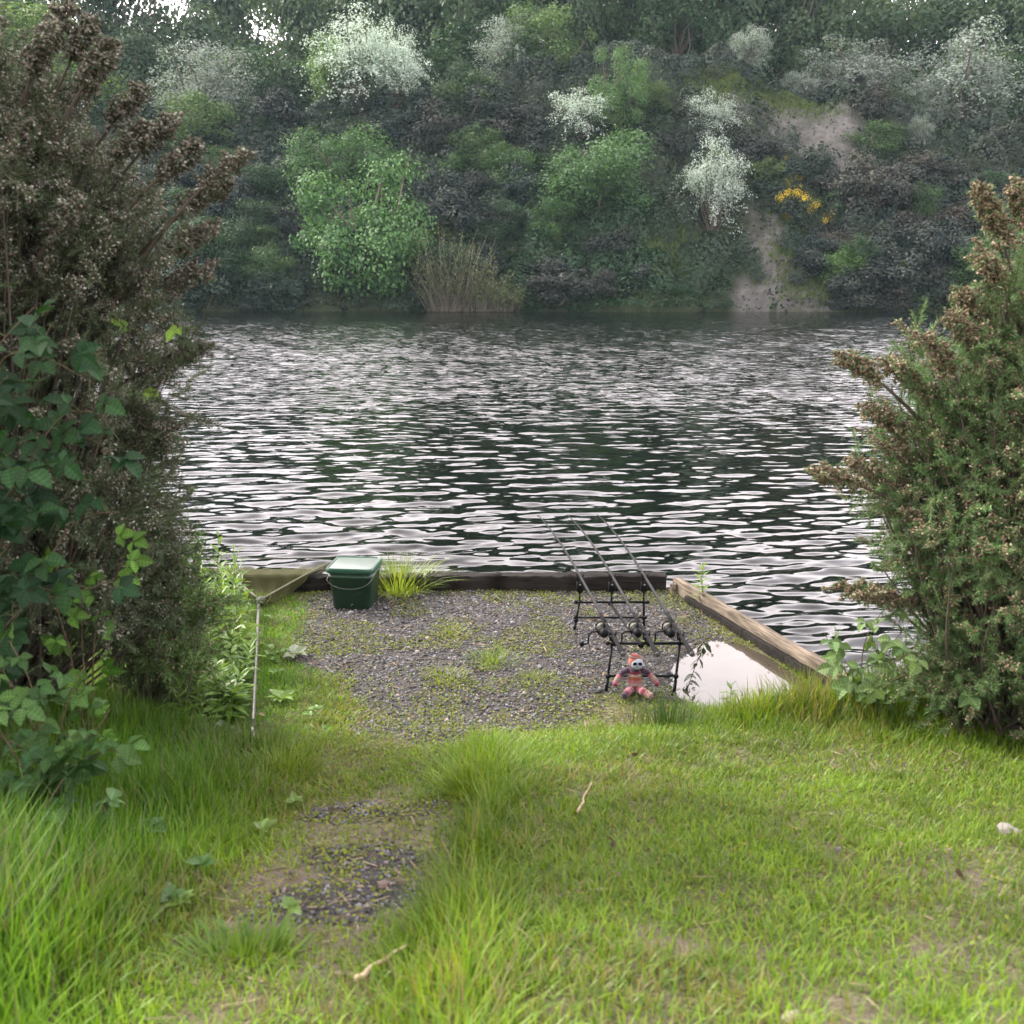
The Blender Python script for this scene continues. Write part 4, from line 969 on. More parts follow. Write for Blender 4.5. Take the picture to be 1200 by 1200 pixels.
for i, (px, py, h, _) in enumerate(herbs):
    q = on_z(px, py + 14, .08)
    herb(q[:2], h, 'slender leafy green herb in the lush patch left of the net pole', 500 + i, HG2, n=int(14 + h * 34), lean=(rng.uniform(-.05, .08), rng.uniform(-.06, .03)))
for i in range(34):
    q = on_z(rng.uniform(160, 284), rng.uniform(770, 850), .08)
    herb(q[:2], rng.uniform(.18, .46) * (1 if q[0] < -1.6 else .6), 'slender leafy green herb in the lush patch left of the net pole', 600 + i, HG2, n=22, lean=(rng.uniform(-.05, .08), rng.uniform(-.06, .03)), ls=(.08, .15))
for i in range(14):
    q = on_z(rng.uniform(205, 285), rng.uniform(745, 785), .03)
    herb(q[:2], rng.uniform(.32, .55), 'slender leafy green herb in the lush patch left of the net pole', 660 + i, HG2, n=28, lean=(rng.uniform(-.05, .06), rng.uniform(-.06, .03)), ls=(.08, .14), c0=(.10, .2, .03), c1=(.22, .34, .06))
for i in range(12):   # herbs behind, below the young gorse and along the left shore
    x = rng.uniform(-2.4, -1.55); y = rng.uniform(5.5, 6.8)
    herb((x, y), rng.uniform(.35, .7), 'slender leafy green herb in the lush patch left of the net pole', 530 + i, HG2, n=28, lean=(rng.uniform(-.08, .08), 0))
q = on_z(822, 712); herb(q[:2], .33, 'leafy sapling growing against the pale side beam', 560, None, n=24, c0=(.09, .17, .03), c1=(.2, .3, .06), ls=(.07, .11), name='sapling')
q = on_z(757 + 100, 812); herb(q[:2], .13, 'tiny green seedling at the near edge of the puddle', 561, None, n=9, ls=(.05, .08), name='seedling')
q = on_z(975, 800, .02); herb(q[:2], .36, 'spindly green herb at the near end of the pale side beam', 562, None, n=20, ls=(.05, .08))
# dark leafy weed stem hanging over the puddle
root = empty('weed', on_z(806, 806, 0)); tag(root, 'dark drooping weed stem with small leaves over the left end of the puddle', 'plant')
b0 = on_z(806, 806, 0); st = Geo(); lf = Geo(); rng = np.random.default_rng(70)
C = np.array([[0, 0, 0], on_y(815, 780, 5.4) - b0, on_y(822, 765, 5.45) - b0, on_y(826, 752, 5.45) - b0]); st.tube(C, [.003, .0025, .002, .001], 4, (.05, .04, .03), cap=False)
for k in range(22):
    s = rng.random(); p = np.array([np.interp(s, [0, .4, .7, 1], C[:, j]) for j in range(3)])
    lf.scatter(LONG * np.array([1.6, 1, 1]), LONGF, p[None], leaf_frame(randdir(1, rng)[0] * np.array([1, .6, .3]) + np.array([0, 0, -.5]), rng=rng)[None], np.array([rng.uniform(.04, .07)]), np.array([[.03, .045, .02]]))
obj('stem', st, M_BARK, root); obj('leaves', lf, M_LEAF, root, smooth=True)
# dock with one big bright leaf
q = on_z(262, 745, .05); root = empty('dock_plant', (q[0], q[1], float(h_near(q[0], q[1])))); tag(root, 'dock plant with one large upright yellow green leaf beside the net', 'plant')
lf = Geo(); rng = np.random.default_rng(71); 
for (dx, dy, dz, s, c) in [(.36, -.1, .75, .34, (.26, .38, .04)), (.6, .1, .3, .22, (.16, .27, .05)), (-.4, -.3, .5, .25, (.12, .22, .04)), (.2, -.7, .3, .2, (.13, .24, .05)), (-.5, .2, .8, .26, (.12, .2, .05)), (.7, -.5, .15, .18, (.12, .2, .06))]:
    lf.scatter(DOCK, DOCKF, np.array([[0., 0, .02]]), leaf_frame((dx, dy, dz), (0, -1, .6), rng)[None], np.array([s]), np.array([c]))
obj('leaves', lf, M_LEAF, root, smooth=True)
# small dandelion-like rosettes near the pole
for i, (px, py, lb, c) in enumerate([(345, 762, 'pale greyish leaf rosette at the gravel edge near the net pole', (.16, .20, .12)), (610, 950, 'low leaf rosette', None), (330, 815, 'green leaf rosette right of the net pole', (.13, .23, .03)), (290, 935, 'pale broad leaf rosette lying in the grass left of the path', (.15, .22, .09)), (260, 868, 'drooping grey green weed at the near end of the net pole', (.08, .11, .07))]):
    if c is None: continue
    q = on_z(px, py, .06); z = float(h_near(q[0], q[1])); root = empty('leaf_rosette', (q[0], q[1], z)); tag(root, lb, 'plant'); lf = Geo()
    for k in range(8):
        a = k * 2.4; lf.scatter(DOCK, DOCKF, np.array([[0., 0, .03]]), leaf_frame((math.cos(a), math.sin(a), .35), rng=rng)[None], np.array([rng.uniform(.07, .13)]), np.array([c]) * rng.uniform(.8, 1.2))
    obj('leaves', lf, M_LEAF, root, smooth=True)

WG = 'small broad leaved weeds in the left verge'
for i in range(26):
    q = on_z(rng.uniform(20, 370), rng.uniform(880, 1150), .35) if i % 3 else on_z(rng.uniform(310, 400), rng.uniform(720, 880), .03)
    z = float(h_near(q[0], q[1])); root = empty('verge_weed', (q[0], q[1], z)); tag(root, 'small broad leaved weed among the grass of the left verge', 'plant', WG); lf = Geo(); cc_ = np.array([(.10, .20, .03), (.15, .24, .06), (.06, .14, .03)][i % 3])
    hh = rng.uniform(.02, .07)
    for k in range(int(rng.integers(5, 10))):
        a = k * 2.4 + i; lf.scatter(DOCK * np.array([1.4, 1, 1]), DOCKF, np.array([[0., 0, hh]]), leaf_frame((math.cos(a), math.sin(a), rng.uniform(.1, .9)), rng=rng)[None], np.array([rng.uniform(.025, .055)]), cc_[None] * rng.uniform(.7, 1.3))
    obj('leaves', lf, M_LEAF, root, smooth=True)
# ------------------------------------------------------------------ timber edging
def wood_mat(name, c0, c1, scale=3, rot=0, stretch=14):
    m, N, L, b = nmat(name); tc = N.new('ShaderNodeTexCoord'); mp = N.new('ShaderNodeMapping'); mp.inputs['Scale'].default_value = (1, stretch, stretch)
    mp0 = N.new('ShaderNodeMapping'); mp0.inputs['Rotation'].default_value = (0, 0, rot)
    L.new(tc.outputs['Object'], mp0.inputs[0]); L.new(mp0.outputs[0], mp.inputs[0])
    nz = N.new('ShaderNodeTexNoise'); nz.inputs['Scale'].default_value = scale; nz.inputs['Detail'].default_value = 7; nz.inputs['Roughness'].default_value = .65; L.new(mp.outputs[0], nz.inputs['Vector'])
    n2 = N.new('ShaderNodeTexNoise'); n2.inputs['Scale'].default_value = 3.0; n2.inputs['Detail'].default_value = 5; L.new(tc.outputs['Object'], n2.inputs['Vector'])
    cr = N.new('ShaderNodeValToRGB'); cr.color_ramp.elements[0].position = .36; cr.color_ramp.elements[1].position = .64; cr.color_ramp.elements[0].color = (*c0, 1); cr.color_ramp.elements[1].color = (*c1, 1)
    L.new(nz.outputs['Fac'], cr.inputs[0])
    mr = N.new('ShaderNodeMapRange'); mr.inputs[1].default_value = .3; mr.inputs[2].default_value = .7; mr.inputs[3].default_value = .6; mr.inputs[4].default_value = 1.2; L.new(n2.outputs['Fac'], mr.inputs[0])
    vm = N.new('ShaderNodeVectorMath'); vm.operation = 'SCALE'; L.new(cr.outputs[0], vm.inputs[0]); L.new(mr.outputs[0], vm.inputs['Scale']); L.new(vm.outputs[0], b.inputs['Base Color'])
    b.inputs['Roughness'].default_value = .9; b.inputs['Specular IOR Level'].default_value = .12
    bp = N.new('ShaderNodeBump'); bp.inputs['Distance'].default_value = .006; bp.inputs['Strength'].default_value = .9; L.new(nz.outputs['Fac'], bp.inputs['Height']); L.new(bp.outputs[0], b.inputs['Normal'])
    return m
M_DWOOD = wood_mat('dark_weathered_wood', (.006, .0055, .005), (.028, .024, .021))
M_PWOOD = wood_mat('pale_weathered_wood', (.055, .045, .035), (.215, .175, .135), rot=rad(71))
g = Geo(); g.beam((-.63, 7.20, -.02), (1.13, 7.20, -.02),   .11, .27, bev=.005, seg=40, rough=.0035); o = obj('timber_beam', g, M_DWOOD); tag(o, 'dark weathered timber beam along the water in front of the gravel', 'beam')
g = Geo(); g.beam((-2.55, 7.21, -.03), (-.645, 7.205, -.03),   .11, .27, bev=.005, seg=40, rough=.0035); o = obj('timber_beam', g, M_DWOOD); tag(o, 'dark timber beam under the landing net and behind the bucket', 'beam')
a = np.array([1.20, 7.16, -.02]); b_ = np.array([1.86, 5.22, -.01]); d = unit(b_ - a)
g = Geo(); g.beam(a, b_, .068, .24, bev=.010, seg=30, rough=.003); o = obj('timber_beam', g, M_PWOOD); tag(o, 'pale sunbleached timber beam slanting along the right side of the platform', 'beam')
g = Geo(); sx = np.array([d[1], -d[0], 0.])
g.beam(a + sx * .054 + d * .25 + [0, 0, -.02], b_ + sx * .054 + [0, 0, -.02], .036, .17, bev=.005, seg=20, rough=.002); o = obj('beam_shade_strip', g, M_DWOOD); tag(o, 'thin dark strip standing in for shade on the inner face of the pale side beam', 'shade strip')  # added dark strip: paints the shade on the beam's inner face
g = Geo(); g.beam((1.165, 7.09, -.3), (1.165, 7.09, .075), .045, .03, bev=.004, up=(0, 1, 0)); o = obj('timber_stake', g, M_PWOOD); tag(o, 'short pale wooden stake where the two beams meet', 'stake')

# ------------------------------------------------------------------ bucket
def rr_ring(hw, hd, r, n=6):
    out = []
    for cx, cy, a0 in ((hw - r, hd - r, 0), (-hw + r, hd - r, 90), (-hw + r, -hd + r, 180), (hw - r, -hd + r, 270)):
        for k in range(n): a = rad(a0 + 90 * k / (n - 1)); out.append((cx + r * math.cos(a), cy + r * math.sin(a)))
    return np.array(out)
def loft(g, levels, c=(.5, .5, .5), cap0=True, cap1=True):
    V = []; 
    for z, hw, hd, r in levels:
        q = rr_ring(hw, hd, r); V.append(np.concatenate([q, np.full((len(q), 1), z)], 1))
    n = len(V[0]); m = len(V); Fq = [(i * n + j, i * n + (j + 1) % n, (i + 1) * n + (j + 1) % n, (i + 1) * n + j) for i in range(m - 1) for j in range(n)]
    g.add(np.concatenate(V), Fq, c); b = g.n - n * m
    if cap0: g.f.append(np.array([[b + j for j in range(n)][::-1]]))
    if cap1: g.f.append(np.array([[b + (m - 1) * n + j for j in range(n)]]))
M_GREEN = plain('green_plastic', (.020, .056, .032), .48, bump=.05, bscale=9, var=.35); M_LID = plain('lid_plastic_sky_sheen', (.10, .13, .11), .32, bscale=12, var=.3); M_RIM = plain('rim_plastic', (.02, .07, .045), .35)  # lid colour paler than the bucket: reflected sky put into the plastic
q = on_z(415, 712); BX = (q[0], 6.86, float(h_near(q[0], 6.86)) + .002)
root = empty('bucket', BX, rad(-6)); tag(root, 'dark green square plastic bucket with closed lid at the corner of the gravel', 'bucket')
g = Geo(); loft(g, [(0, .125, .125, .035), (.004, .131, .131, .037), (.225, .150, .150, .04), (.226, .156, .156, .042), (.240, .157, .157, .042), (.242, .151, .151, .04), (.268, .153, .153, .04)]); obj('body', g, M_GREEN, root, smooth=False)
g = Geo(); loft(g, [(.262, .164, .164, .044), (.264, .168, .168, .046), (.288, .167, .167, .046), (.296, .163, .163, .045)], cap1=False); loft(g, [(.296, .163, .163, .045), (.297, .154, .154, .04), (.290, .151, .151, .038)], cap0=False, cap1=False); lid = obj('lid', g, M_RIM, root)
g = Geo(); loft(g, [(.284, .150, .150, .038), (.2905, .150, .150, .038), (.2915, .146, .146, .036)]); obj('lid_panel', g, M_LID, lid)
M_WIRE = plain('wire_metal', (.18, .18, .17), .5, .6)
g = Geo(); ang = np.linspace(0, math.pi, 15)
hp = np.stack([-.158 * np.cos(ang) * 1.0, -.158 - .030 * np.sin(ang), .235 - .075 * np.sin(ang)], 1); hp[0] = (-.160, -.04, .238); hp[-1] = (.160, -.04, .238); g.tube(hp, .0017, 6); g2 = Geo()
obj('handle', g, M_WIRE, root, smooth=True)

# ------------------------------------------------------------------ landing net
BK = np.array([on_z(308, 712)[0], 6.72, .07]); TR = np.array([-1.29, 7.56, .15]); TL = np.array([-2.30, 7.50, .16])
root = empty('landing_net', (BK[0], BK[1], 0)); tag(root, 'olive mesh landing net on a long pole lying across the corner beam', 'fishing net'); ro = np.array([BK[0], BK[1], 0])
M_CARB = plain('dark_carbon', (.02, .02, .022), .3, coat=.4); M_ARM = plain('olive_arm', (.08, .08, .04), .7)
for T_ in (TR, TL):
    g = Geo(); s = np.linspace(0, 1, 12)[:, None]; C = BK * (1 - s) + T_ * s; C[:, 2] += .04 * np.sin(s[:, 0] * math.pi); C += (np.array([1, 0, 0]) * (.05 if T_ is TR else -.05)) * np.sin(s * math.pi)
    g.tube(C - ro, np.linspace(.009, .005, 12), 8, (.2, .2, .1)); obj('arm', g, M_ARM, root, smooth=True)
    if T_ is TR: CR = C
    else: CL = C
g = Geo(); s = np.linspace(0, 1, 10)[:, None]; C = TL * (1 - s) + TR * s; C[:, 2] -= .012 * np.sin(s[:, 0] * math.pi); g.tube(C - ro, .0035, 6); obj('cord', g, M_ARM, root); CC = C
# net bag: from left arm to right arm, sagging to the ground and draped over the beam
nu, nv = 60, 60; V = []
for j in range(nv):
    t = j / (nv - 1)
    A_ = np.array([np.interp(t, np.linspace(0, 1, 12), CL[:, k]) for k in range(3)]); B_ = np.array([np.interp(t, np.linspace(0, 1, 12), CR[:, k]) for k in range(3)])
    for i in range(nu):
        u_ = i / (nu - 1); p = A_ * (1 - u_) + B_ * u_
        sag = .19 * (math.sin(math.pi * u_) ** .5) * (math.sin(math.pi * min(t, .92)) ** .5)
        p[2] -= sag + .014 * math.sin(u_ * 23 + t * 6) * math.sin(math.pi * t) + .01 * math.sin(u_ * 47 - t * 9) * math.sin(math.pi * u_)
        fl = .012 + .006 * math.sin(u_ * 31 + t * 5)
        if p[1] > 7.13 and p[1] < 7.28: fl = .125 + fl * .5
        elif p[1] >= 7.28: fl = .02
        elif p[1] > 7.0: fl = fl + .11 * ((p[1] - 7.0) / .13) ** 2
        p[2] = max(p[2], fl); V.append(p - ro)
V = np.array(V); Fq = [(j * nu + i, j * nu + i + 1, (j + 1) * nu + i + 1, (j + 1) * nu + i) for j in range(nv - 1) for i in range(nu - 1)]
g = Geo(); g.add(V, Fq, (.16, .16, .08))
# hanging outer skirt of the bag past the cord, into the water side
m, N, L, b = nmat('net_mesh'); b.inputs['Base Color'].default_value = (.050, .052, .020, 1); b.inputs['Specular IOR Level'].default_value = .1; b.inputs['Roughness'].default_value = .8
tc = N.new('ShaderNodeTexCoord'); outs = []
for rz in (45, -45):
    mp = N.new('ShaderNodeMapping'); mp.inputs['Rotation'].default_value = (0, 0, rad(rz)); L.new(tc.outputs['Object'], mp.inputs[0])
    wv = N.new('ShaderNodeTexWave'); wv.inputs['Scale'].default_value = 38; wv.inputs['Distortion'].default_value = 1.2; L.new(mp.outputs[0], wv.inputs['Vector'])
    gt = N.new('ShaderNodeMath'); gt.operation = 'GREATER_THAN'; gt.inputs[1].default_value = .50; L.new(wv.outputs['Fac'], gt.inputs[0]); outs.append(gt)
mx_ = N.new('ShaderNodeMath'); mx_.operation = 'MAXIMUM'; L.new(outs[0].outputs[0], mx_.inputs[0]); L.new(outs[1].outputs[0], mx_.inputs[1]); L.new(mx_.outputs[0], b.inputs['Alpha'])
obj('net_bag', g, m, root, smooth=True)
g = Geo(); g.beam(BK + [0, .05, 0] - ro, BK - [0, .045, .012] - ro, .05, .038, bev=.01); g.ball(BK - [0, -.0, 0] - ro, (.032, .05, .026)); obj('spreader_block', g, plain('dark_olive_plastic', (.03, .034, .018), .7), root)
q = on_z(295, 862, .12); PE = np.array([q[0], q[1], float(h_near(q[0], q[1])) + .055])
g = Geo(); s = np.linspace(0, 1, 16)[:, None]; P0 = BK - [0, .05, .015]; C = P0 * (1 - s) + PE * s; g.tube(C - ro, .0105, 12)
M_POLE = plain('grey_carbon_pole', (.12, .115, .10), .35, .4, coat=.2); obj('pole', g, M_POLE, root, smooth=True)
g = Geo(); d = unit(PE - P0); g.tube([PE - d * .22 - ro, PE - ro + d * .004], .0125, 12); g.tube([P0 + d * .75 - ro, P0 + d * .80 - ro], .0125, 12); obj('grip', g, M_CARB, root, smooth=True)
g = Geo(); g.tube([TL - ro + [.28, -.3, -.02], TL - ro + [.30, -.3, .13]], .003, 5); 

# ------------------------------------------------------------------ rod pod
M_BLK = plain('black_metal', (.005, .005, .006), .5, 0, spec=.12); M_BLKP = plain('black_plastic', (.006, .006, .007), .6, spec=.15); M_SIL = plain('grey_metal', (.35, .35, .35), .3, 1)
YR, YF = 5.36, 6.36
RX = [.555, .742, .93]; FX = [.440, .648, .857]
ZR, ZF = .312, .352
root = empty('rod_pod', (.7, 5.85, 0)); ro = np.array([.7, 5.85, 0]); tag(root, 'black metal rod pod on four thin legs holding three rods', 'rod pod')
def rel(*p): return np.array(p, float) - ro
gz = lambda x, y: float(h_near(x, y)) - .01
for (x0, y0, x1, y1, zt) in ((.520, 5.30, .555, 5.36, .262), (.895, 5.29, .93, 5.36, .262), (.405, 6.33, .440, 6.36, .175), (.872, 6.42, .857, 6.36, .175)):
    g = Geo(); g.tube([rel(x0, y0, gz(x0, y0)), rel(x1, y1, zt)], .0075, 10); g.tube([rel(x0, y0, gz(x0, y0)), rel(x0 + (x1 - x0) * .3, y0 + (y1 - y0) * .3, gz(x0, y0) + (zt) * .3)], .0095, 10)
    t = .33; g.ball(rel(x0 + (x1 - x0) * t, y0 + (y1 - y0) * t, zt * t), .016); obj('leg', g, M_BLK, root, smooth=True)
for nm, xa, xb, y, z in (('lower_bar', .532, .907, 5.315, .088), ('rear_buzz_bar', .53, .955, YR, .262), ('front_buzz_bar', .415, .885, YF, .175), ('lower_bar', .412, .868, 6.345, .075)):
    g = Geo(); g.tube([rel(xa, y, z), rel(xb, y, z)], .0085 if 'buzz' in nm else .007, 10)
    g.ball(rel(xa, y, z), .013); g.ball(rel(xb, y, z), .013); obj(nm, g, M_BLK, root, smooth=True)
g = Geo(); g.tube([rel(.715, YR, .25), rel(.64, YF, .165)], .009, 10); g.ball(rel(.715, YR, .252), .018); g.ball(rel(.64, YF, .168), .018); obj('main_bar', g, M_BLK, root, smooth=True)
for k in range(3):
    g = Geo(); x = FX[k]; g.tube([rel(x, YF, .175), rel(x, YF, .25)], .0055, 8); g.lathe([(.009, 0), (.009, .012)], rel(x, YF, .235), (0, 0, 1), 10)
    g.beam(rel(x, YF, .245), rel(x, YF, .315), .044, .026, up=(0, 1, 0), bev=.006)
    for s in (-1, 1): g.beam(rel(x + s * .012, YF, .31), rel(x + s * .021, YF, .372), .009, .022, up=(0, 1, 0), bev=.003)
    al = obj('bite_alarm', g, M_BLKP, root)
    g = Geo(); g.lathe([(.0065, 0), (.006, .003)], rel(x, YF - .013, .296), (0, -1, 0), 10); obj('speaker_disc', g, M_SIL, al)
    g = Geo(); x = RX[k]; g.tube([rel(x, YR, .262), rel(x, YR, .285)], .006, 8)
    g.beam(rel(x, YR, .281), rel(x, YR, .296), .034, .03, up=(0, 1, 0), bev=.005)
    for s in (-1, 1): g.beam(rel(x + s * .014, YR, .29), rel(x + s * .019, YR, .335), .007, .028, up=(0, 1, 0), bev=.002)
    obj('butt_rest', g, M_BLKP, root)

# ------------------------------------------------------------------ rods
M_BLANK = plain('rod_blank', (.012, .012, .012), .5, 0, spec=.14); M_GRIP = plain('rod_grip', (.010, .010, .011), .8, spec=.08, bump=.2, bscale=400); M_SEAT = plain('silver_winding', (.06, .06, .06), .5, 0); M_LINE = plain('spool_line', (.10, .10, .07), .5)
def make_rod(k, label):
    r0 = np.array([RX[k], YR, ZR]); f0 = np.array([FX[k], YF, ZF]); d = unit(f0 - r0)
    butt = r0 - d * .27; Lr = 3.25
    root = empty('fishing_rod', butt); tag(root, label, 'fishing rod', 'three rods resting on the rod pod')
    P = lambda s, dz=0, dx=0: d * s + np.array([dx, 0, dz])
    z0 = lambda s: -.14 * max(0, (s - 1.3) / 2.0) ** 2
    g = Geo(); S = np.linspace(.40, Lr, 24); g.tube([P(s, z0(s)) for s in S], np.interp(S, [0, 1.8, Lr], [.0100, .0080, .0036]), 8); obj('blank', g, M_BLANK, root, smooth=True)
    g = Geo(); g.tube([P(0), P(.004), P(.02), P(.09), P(.10), P(.40), P(.42)], [.013, .0155, .0158, .0145, .0115, .0108, .0095], 12); obj('handle', g, M_GRIP, root, smooth=True)
    g = Geo(); g.tube([P(-.004), P(.003)], .0142, 12); g.tube([P(.098), P(.106)], .0112, 12); g.tube([P(.415), P(.425)], .0092, 12); obj('collar', g, M_SEAT, root, smooth=True)
    g = Geo(); g.tube([P(.44), P(.60)], .0098, 12); obj('reel_seat', g, M_GRIP, root, smooth=True)
    for s, r in ((1.0, .020), (1.45, .015), (1.9, .011), (2.3, .009), (2.65, .007), (2.95, .006), (3.24, .005)):
        g = Geo(); c = P(s, z0(s) - r - .006); M_ = frames(d[None], np.zeros(1))[0]
        an = np.linspace(0, 2 * math.pi, 17); ring = [c + r * (math.cos(a) * M_[:, 0] + math.sin(a) * M_[:, 1]) for a in an]; g.tube(ring, .0013, 5, cap=False); g.tube([P(s - .015, z0(s) - .004), c + np.array([0, 0, r])], .0013, 4); obj('guide', g, M_BLK, root, smooth=True)
    # reel under the seat
    c = P(.51, -.075); side = unit(np.cross(d, (0, 0, 1)))
    g = Geo(); g.beam(P(.46, -.016), P(.57, -.016), .016, .008, bev=.003); g.beam(P(.51, -.012), P(.49, -.07), .014, .018, up=d, bev=.004)
    g.ball(c + d * -.02, (.027, .034, .030)); g.lathe([(.024, -.02), (.034, 0), (.036, .02), (.036, .026)], c + d * .0, d, 20); rl = obj('reel', g, M_BLKP, root, smooth=True)
    g = Geo(); g.lathe([(.031, .026), (.031, .03), (.026, .033), (.026, .072), (.033, .076), (.034, .082), (.024, .088), (.010, .094)], c, d, 22); obj('spool', g, M_BLK, rl, smooth=True)
    g = Geo(); g.lathe([(.0275, .036), (.0275, .070)], c, d, 22); obj('line', g, M_LINE, rl, smooth=True)
    g = Geo(); an = np.linspace(-.3, math.pi + .3, 14); M_ = frames(d[None], np.zeros(1))[0]
    g.tube([c + d * (.045 + .045 * math.sin(a)) + .045 * math.cos(a) * M_[:, 0] + .02 * M_[:, 1] * (1) for a in an], .0018, 6); obj('bail', g, M_SIL, rl, smooth=True)
    g = Geo(); e = c - side * .105; g.tube([c - side * .02, c - side * .070, c - side * .085 + [0, 0, -.01], c - side * .088 + [0, 0, -.07]], [.006, .005, .005, .0045], 8)
    g.tube([c - side * .088 + [0, 0, -.07], c - side * .118 + [0, 0, -.072]], .004, 8); g.ball(c - side * .125 + [0, 0, -.072], (.015, .012, .016)); obj('reel_handle', g, M_BLK, rl, smooth=True)
make_rod(0, 'left of the three black fishing rods, its butt above the striped toy')
make_rod(1, 'middle one of the three black fishing rods on the pod')
make_rod(2, 'right hand black fishing rod, its butt pointing over the puddle edge')

# ------------------------------------------------------------------ striped soft toy
ty = 5.25; tx = .675; tz = float(h_near(tx, ty)) + .002
root = empty('soft_toy', (tx, ty, tz)); tag(root, 'small striped knitted soft toy with white face sitting against the rod pod', 'toy')
RED, PNK, PUR, CRM, ORG = (.13, .006, .022), (.27, .085, .11), (.028, .005, .026), (.24, .18, .145), (.21, .045, .015)
def stripe_tube(g, pts, radii, cols, sides=16, n=48):
    pts = np.array(pts, float); seg = np.linalg.norm(np.diff(pts, axis=0), axis=1); cum = np.concatenate([[0], np.cumsum(seg)]) / seg.sum()
    s = np.linspace(0, 1, n); C = np.stack([np.interp(s, cum, pts[:, k]) for k in range(3)], 1)
    for _ in range(3): C[1:-1] = (C[:-2] + 2 * C[1:-1] + C[2:]) / 4
    rr = np.interp(s, np.linspace(0, 1, len(radii)), radii) * np.sqrt(np.clip(1 - (np.clip((np.abs(s - .5) - .42) / .08, 0, .999)) ** 2, .05, 1)) 
    idx = np.minimum((s * len(cols)).astype(int), len(cols) - 1); g.tube(C, rr, sides, np.array([cols[i] for i in idx]))
m, N, L, b = nmat('knitted_wool'); at = N.new('ShaderNodeAttribute'); at.attribute_name = 'Col'; L.new(at.outputs['Color'], b.inputs['Base Color']); b.inputs['Roughness'].default_value = .95; b.inputs['Sheen Weight'].default_value = .3
wv = N.new('ShaderNodeTexVoronoi'); wv.inputs['Scale'].default_value = 260; tc = N.new('ShaderNodeTexCoord'); L.new(tc.outputs['Object'], wv.inputs['Vector']); bp = N.new('ShaderNodeBump'); bp.inputs['Distance'].default_value = .003; bp.inputs['Strength'].default_value = .8; L.new(wv.outputs['Distance'], bp.inputs['Height']); L.new(bp.outputs[0], b.inputs['Normal']); M_WOOL = m
g = Geo()
stripe_tube(g, [(0, .02, .012), (0, .03, .06), (0, .035, .115), (0, .03, .15)], [.040, .044, .040, .028], [RED, RED, CRM, PNK, ORG, CRM, RED, PUR])
stripe_tube(g, [(-.018, .01, .03), (-.045, -.045, .035), (-.075, -.085, .020)], [.024, .021, .020], [RED, RED, PNK, RED, PNK, PNK, RED, PUR, PUR])
stripe_tube(g, [(.018, .01, .03), (.040, -.05, .035), (.085, -.085, .020)], [.024, .021, .020], [RED, PNK, RED, PNK, RED, PNK, CRM, PNK])
stripe_tube(g, [(-.03, .03, .135), (-.065, .035, .115), (-.10, .01, .085), (-.115, -.01, .05)], [.019, .017, .015, .015], [PUR, PUR, PUR, PUR, PNK, CRM, PNK, RED])
stripe_tube(g, [(.03, .03, .135), (.07, .035, .115), (.105, .01, .085), (.125, -.01, .05)], [.019, .017, .015, .015], [PUR, PUR, PUR, PNK, CRM, PNK, RED])
g.ball((0, .015, .185), (.040, .036, .038), (.30, .09, .05), 20, 14)
obj('body', g, M_WOOL, root, smooth=True)
g = Geo(); stripe_tube(g, [(0, .024, .200), (.002, .026, .214), (.006, .03, .226)], [.038, .034, .020], [ORG, RED, CRM, ORG, RED, ORG]); obj('hat', g, M_WOOL, root, smooth=True)
g = Geo(); g.ball((.006, -.006, .180), (.034, .020, .031), (.36, .41, .50), 18, 10); fc = obj('face', g, M_WOOL, root, smooth=True)
g = Geo()
for s in (-1, 1): g.ball((.006 + s * .0145, -.0240, .187), (.0115, .004, .0095), (.012, .014, .03), 12, 8)
g.tube([(.006 - .006, -.0265, .188), (.006 + .006, -.0265, .188)], .0015, 6); obj('glasses', g, M_BLKP, root, smooth=True)
g = Geo(); g.ball((.006, -.0262, .175), (.004, .003, .003), (.01, .01, .01), 8, 6); obj('nose', g, M_BLKP, root, smooth=True)
g = Geo(); g.tube([(-.006, -.0230, .168), (.000, -.0242, .1650), (.006, -.0246, .1638), (.012, -.0242, .1650), (.018, -.0230, .168)], .0010, 5); obj('mouth', g, M_BLKP, root)

# ------------------------------------------------------------------ loose bits on the ground
def stick(pts, r, label, c=(.32, .25, .17), seed=0):
    P = [np.array([*on_z(px, py, z)[:2]]) for px, py, z in pts]; P = [np.array([p[0], p[1], float(h_near(*p)) + .03 + .01 * i]) for i, p in enumerate(P)]
    o0 = P[0].copy(); g = Geo(); s = np.linspace(0, 1, 9); C = np.stack([np.interp(s, np.linspace(0, 1, len(P)), [p[k] for p in P]) for k in range(3)], 1) - o0
    C[1:-1] += np.random.default_rng(seed).normal(size=(7, 3)) * .003; g.tube(C, np.linspace(r, r * .5, 9), 7, c); o = obj('stick', g, M_BARK, smooth=True); o.location = o0; tag(o, label, 'stick')
stick([(676, 990, .3), (684, 965, .3), (693, 938, .3)], .005, 'thin pale curved stick lying on the lawn')
stick([(418, 1200, .5), (450, 1172, .5), (480, 1150, .5)], .009, 'thicker straw coloured stick at the bottom of the path', seed=3)
stick([(262, 880, .1), (285, 868, .1), (300, 845, .1)], .005, 'short brown twig at the near end of the net pole', (.12, .09, .06), 4)
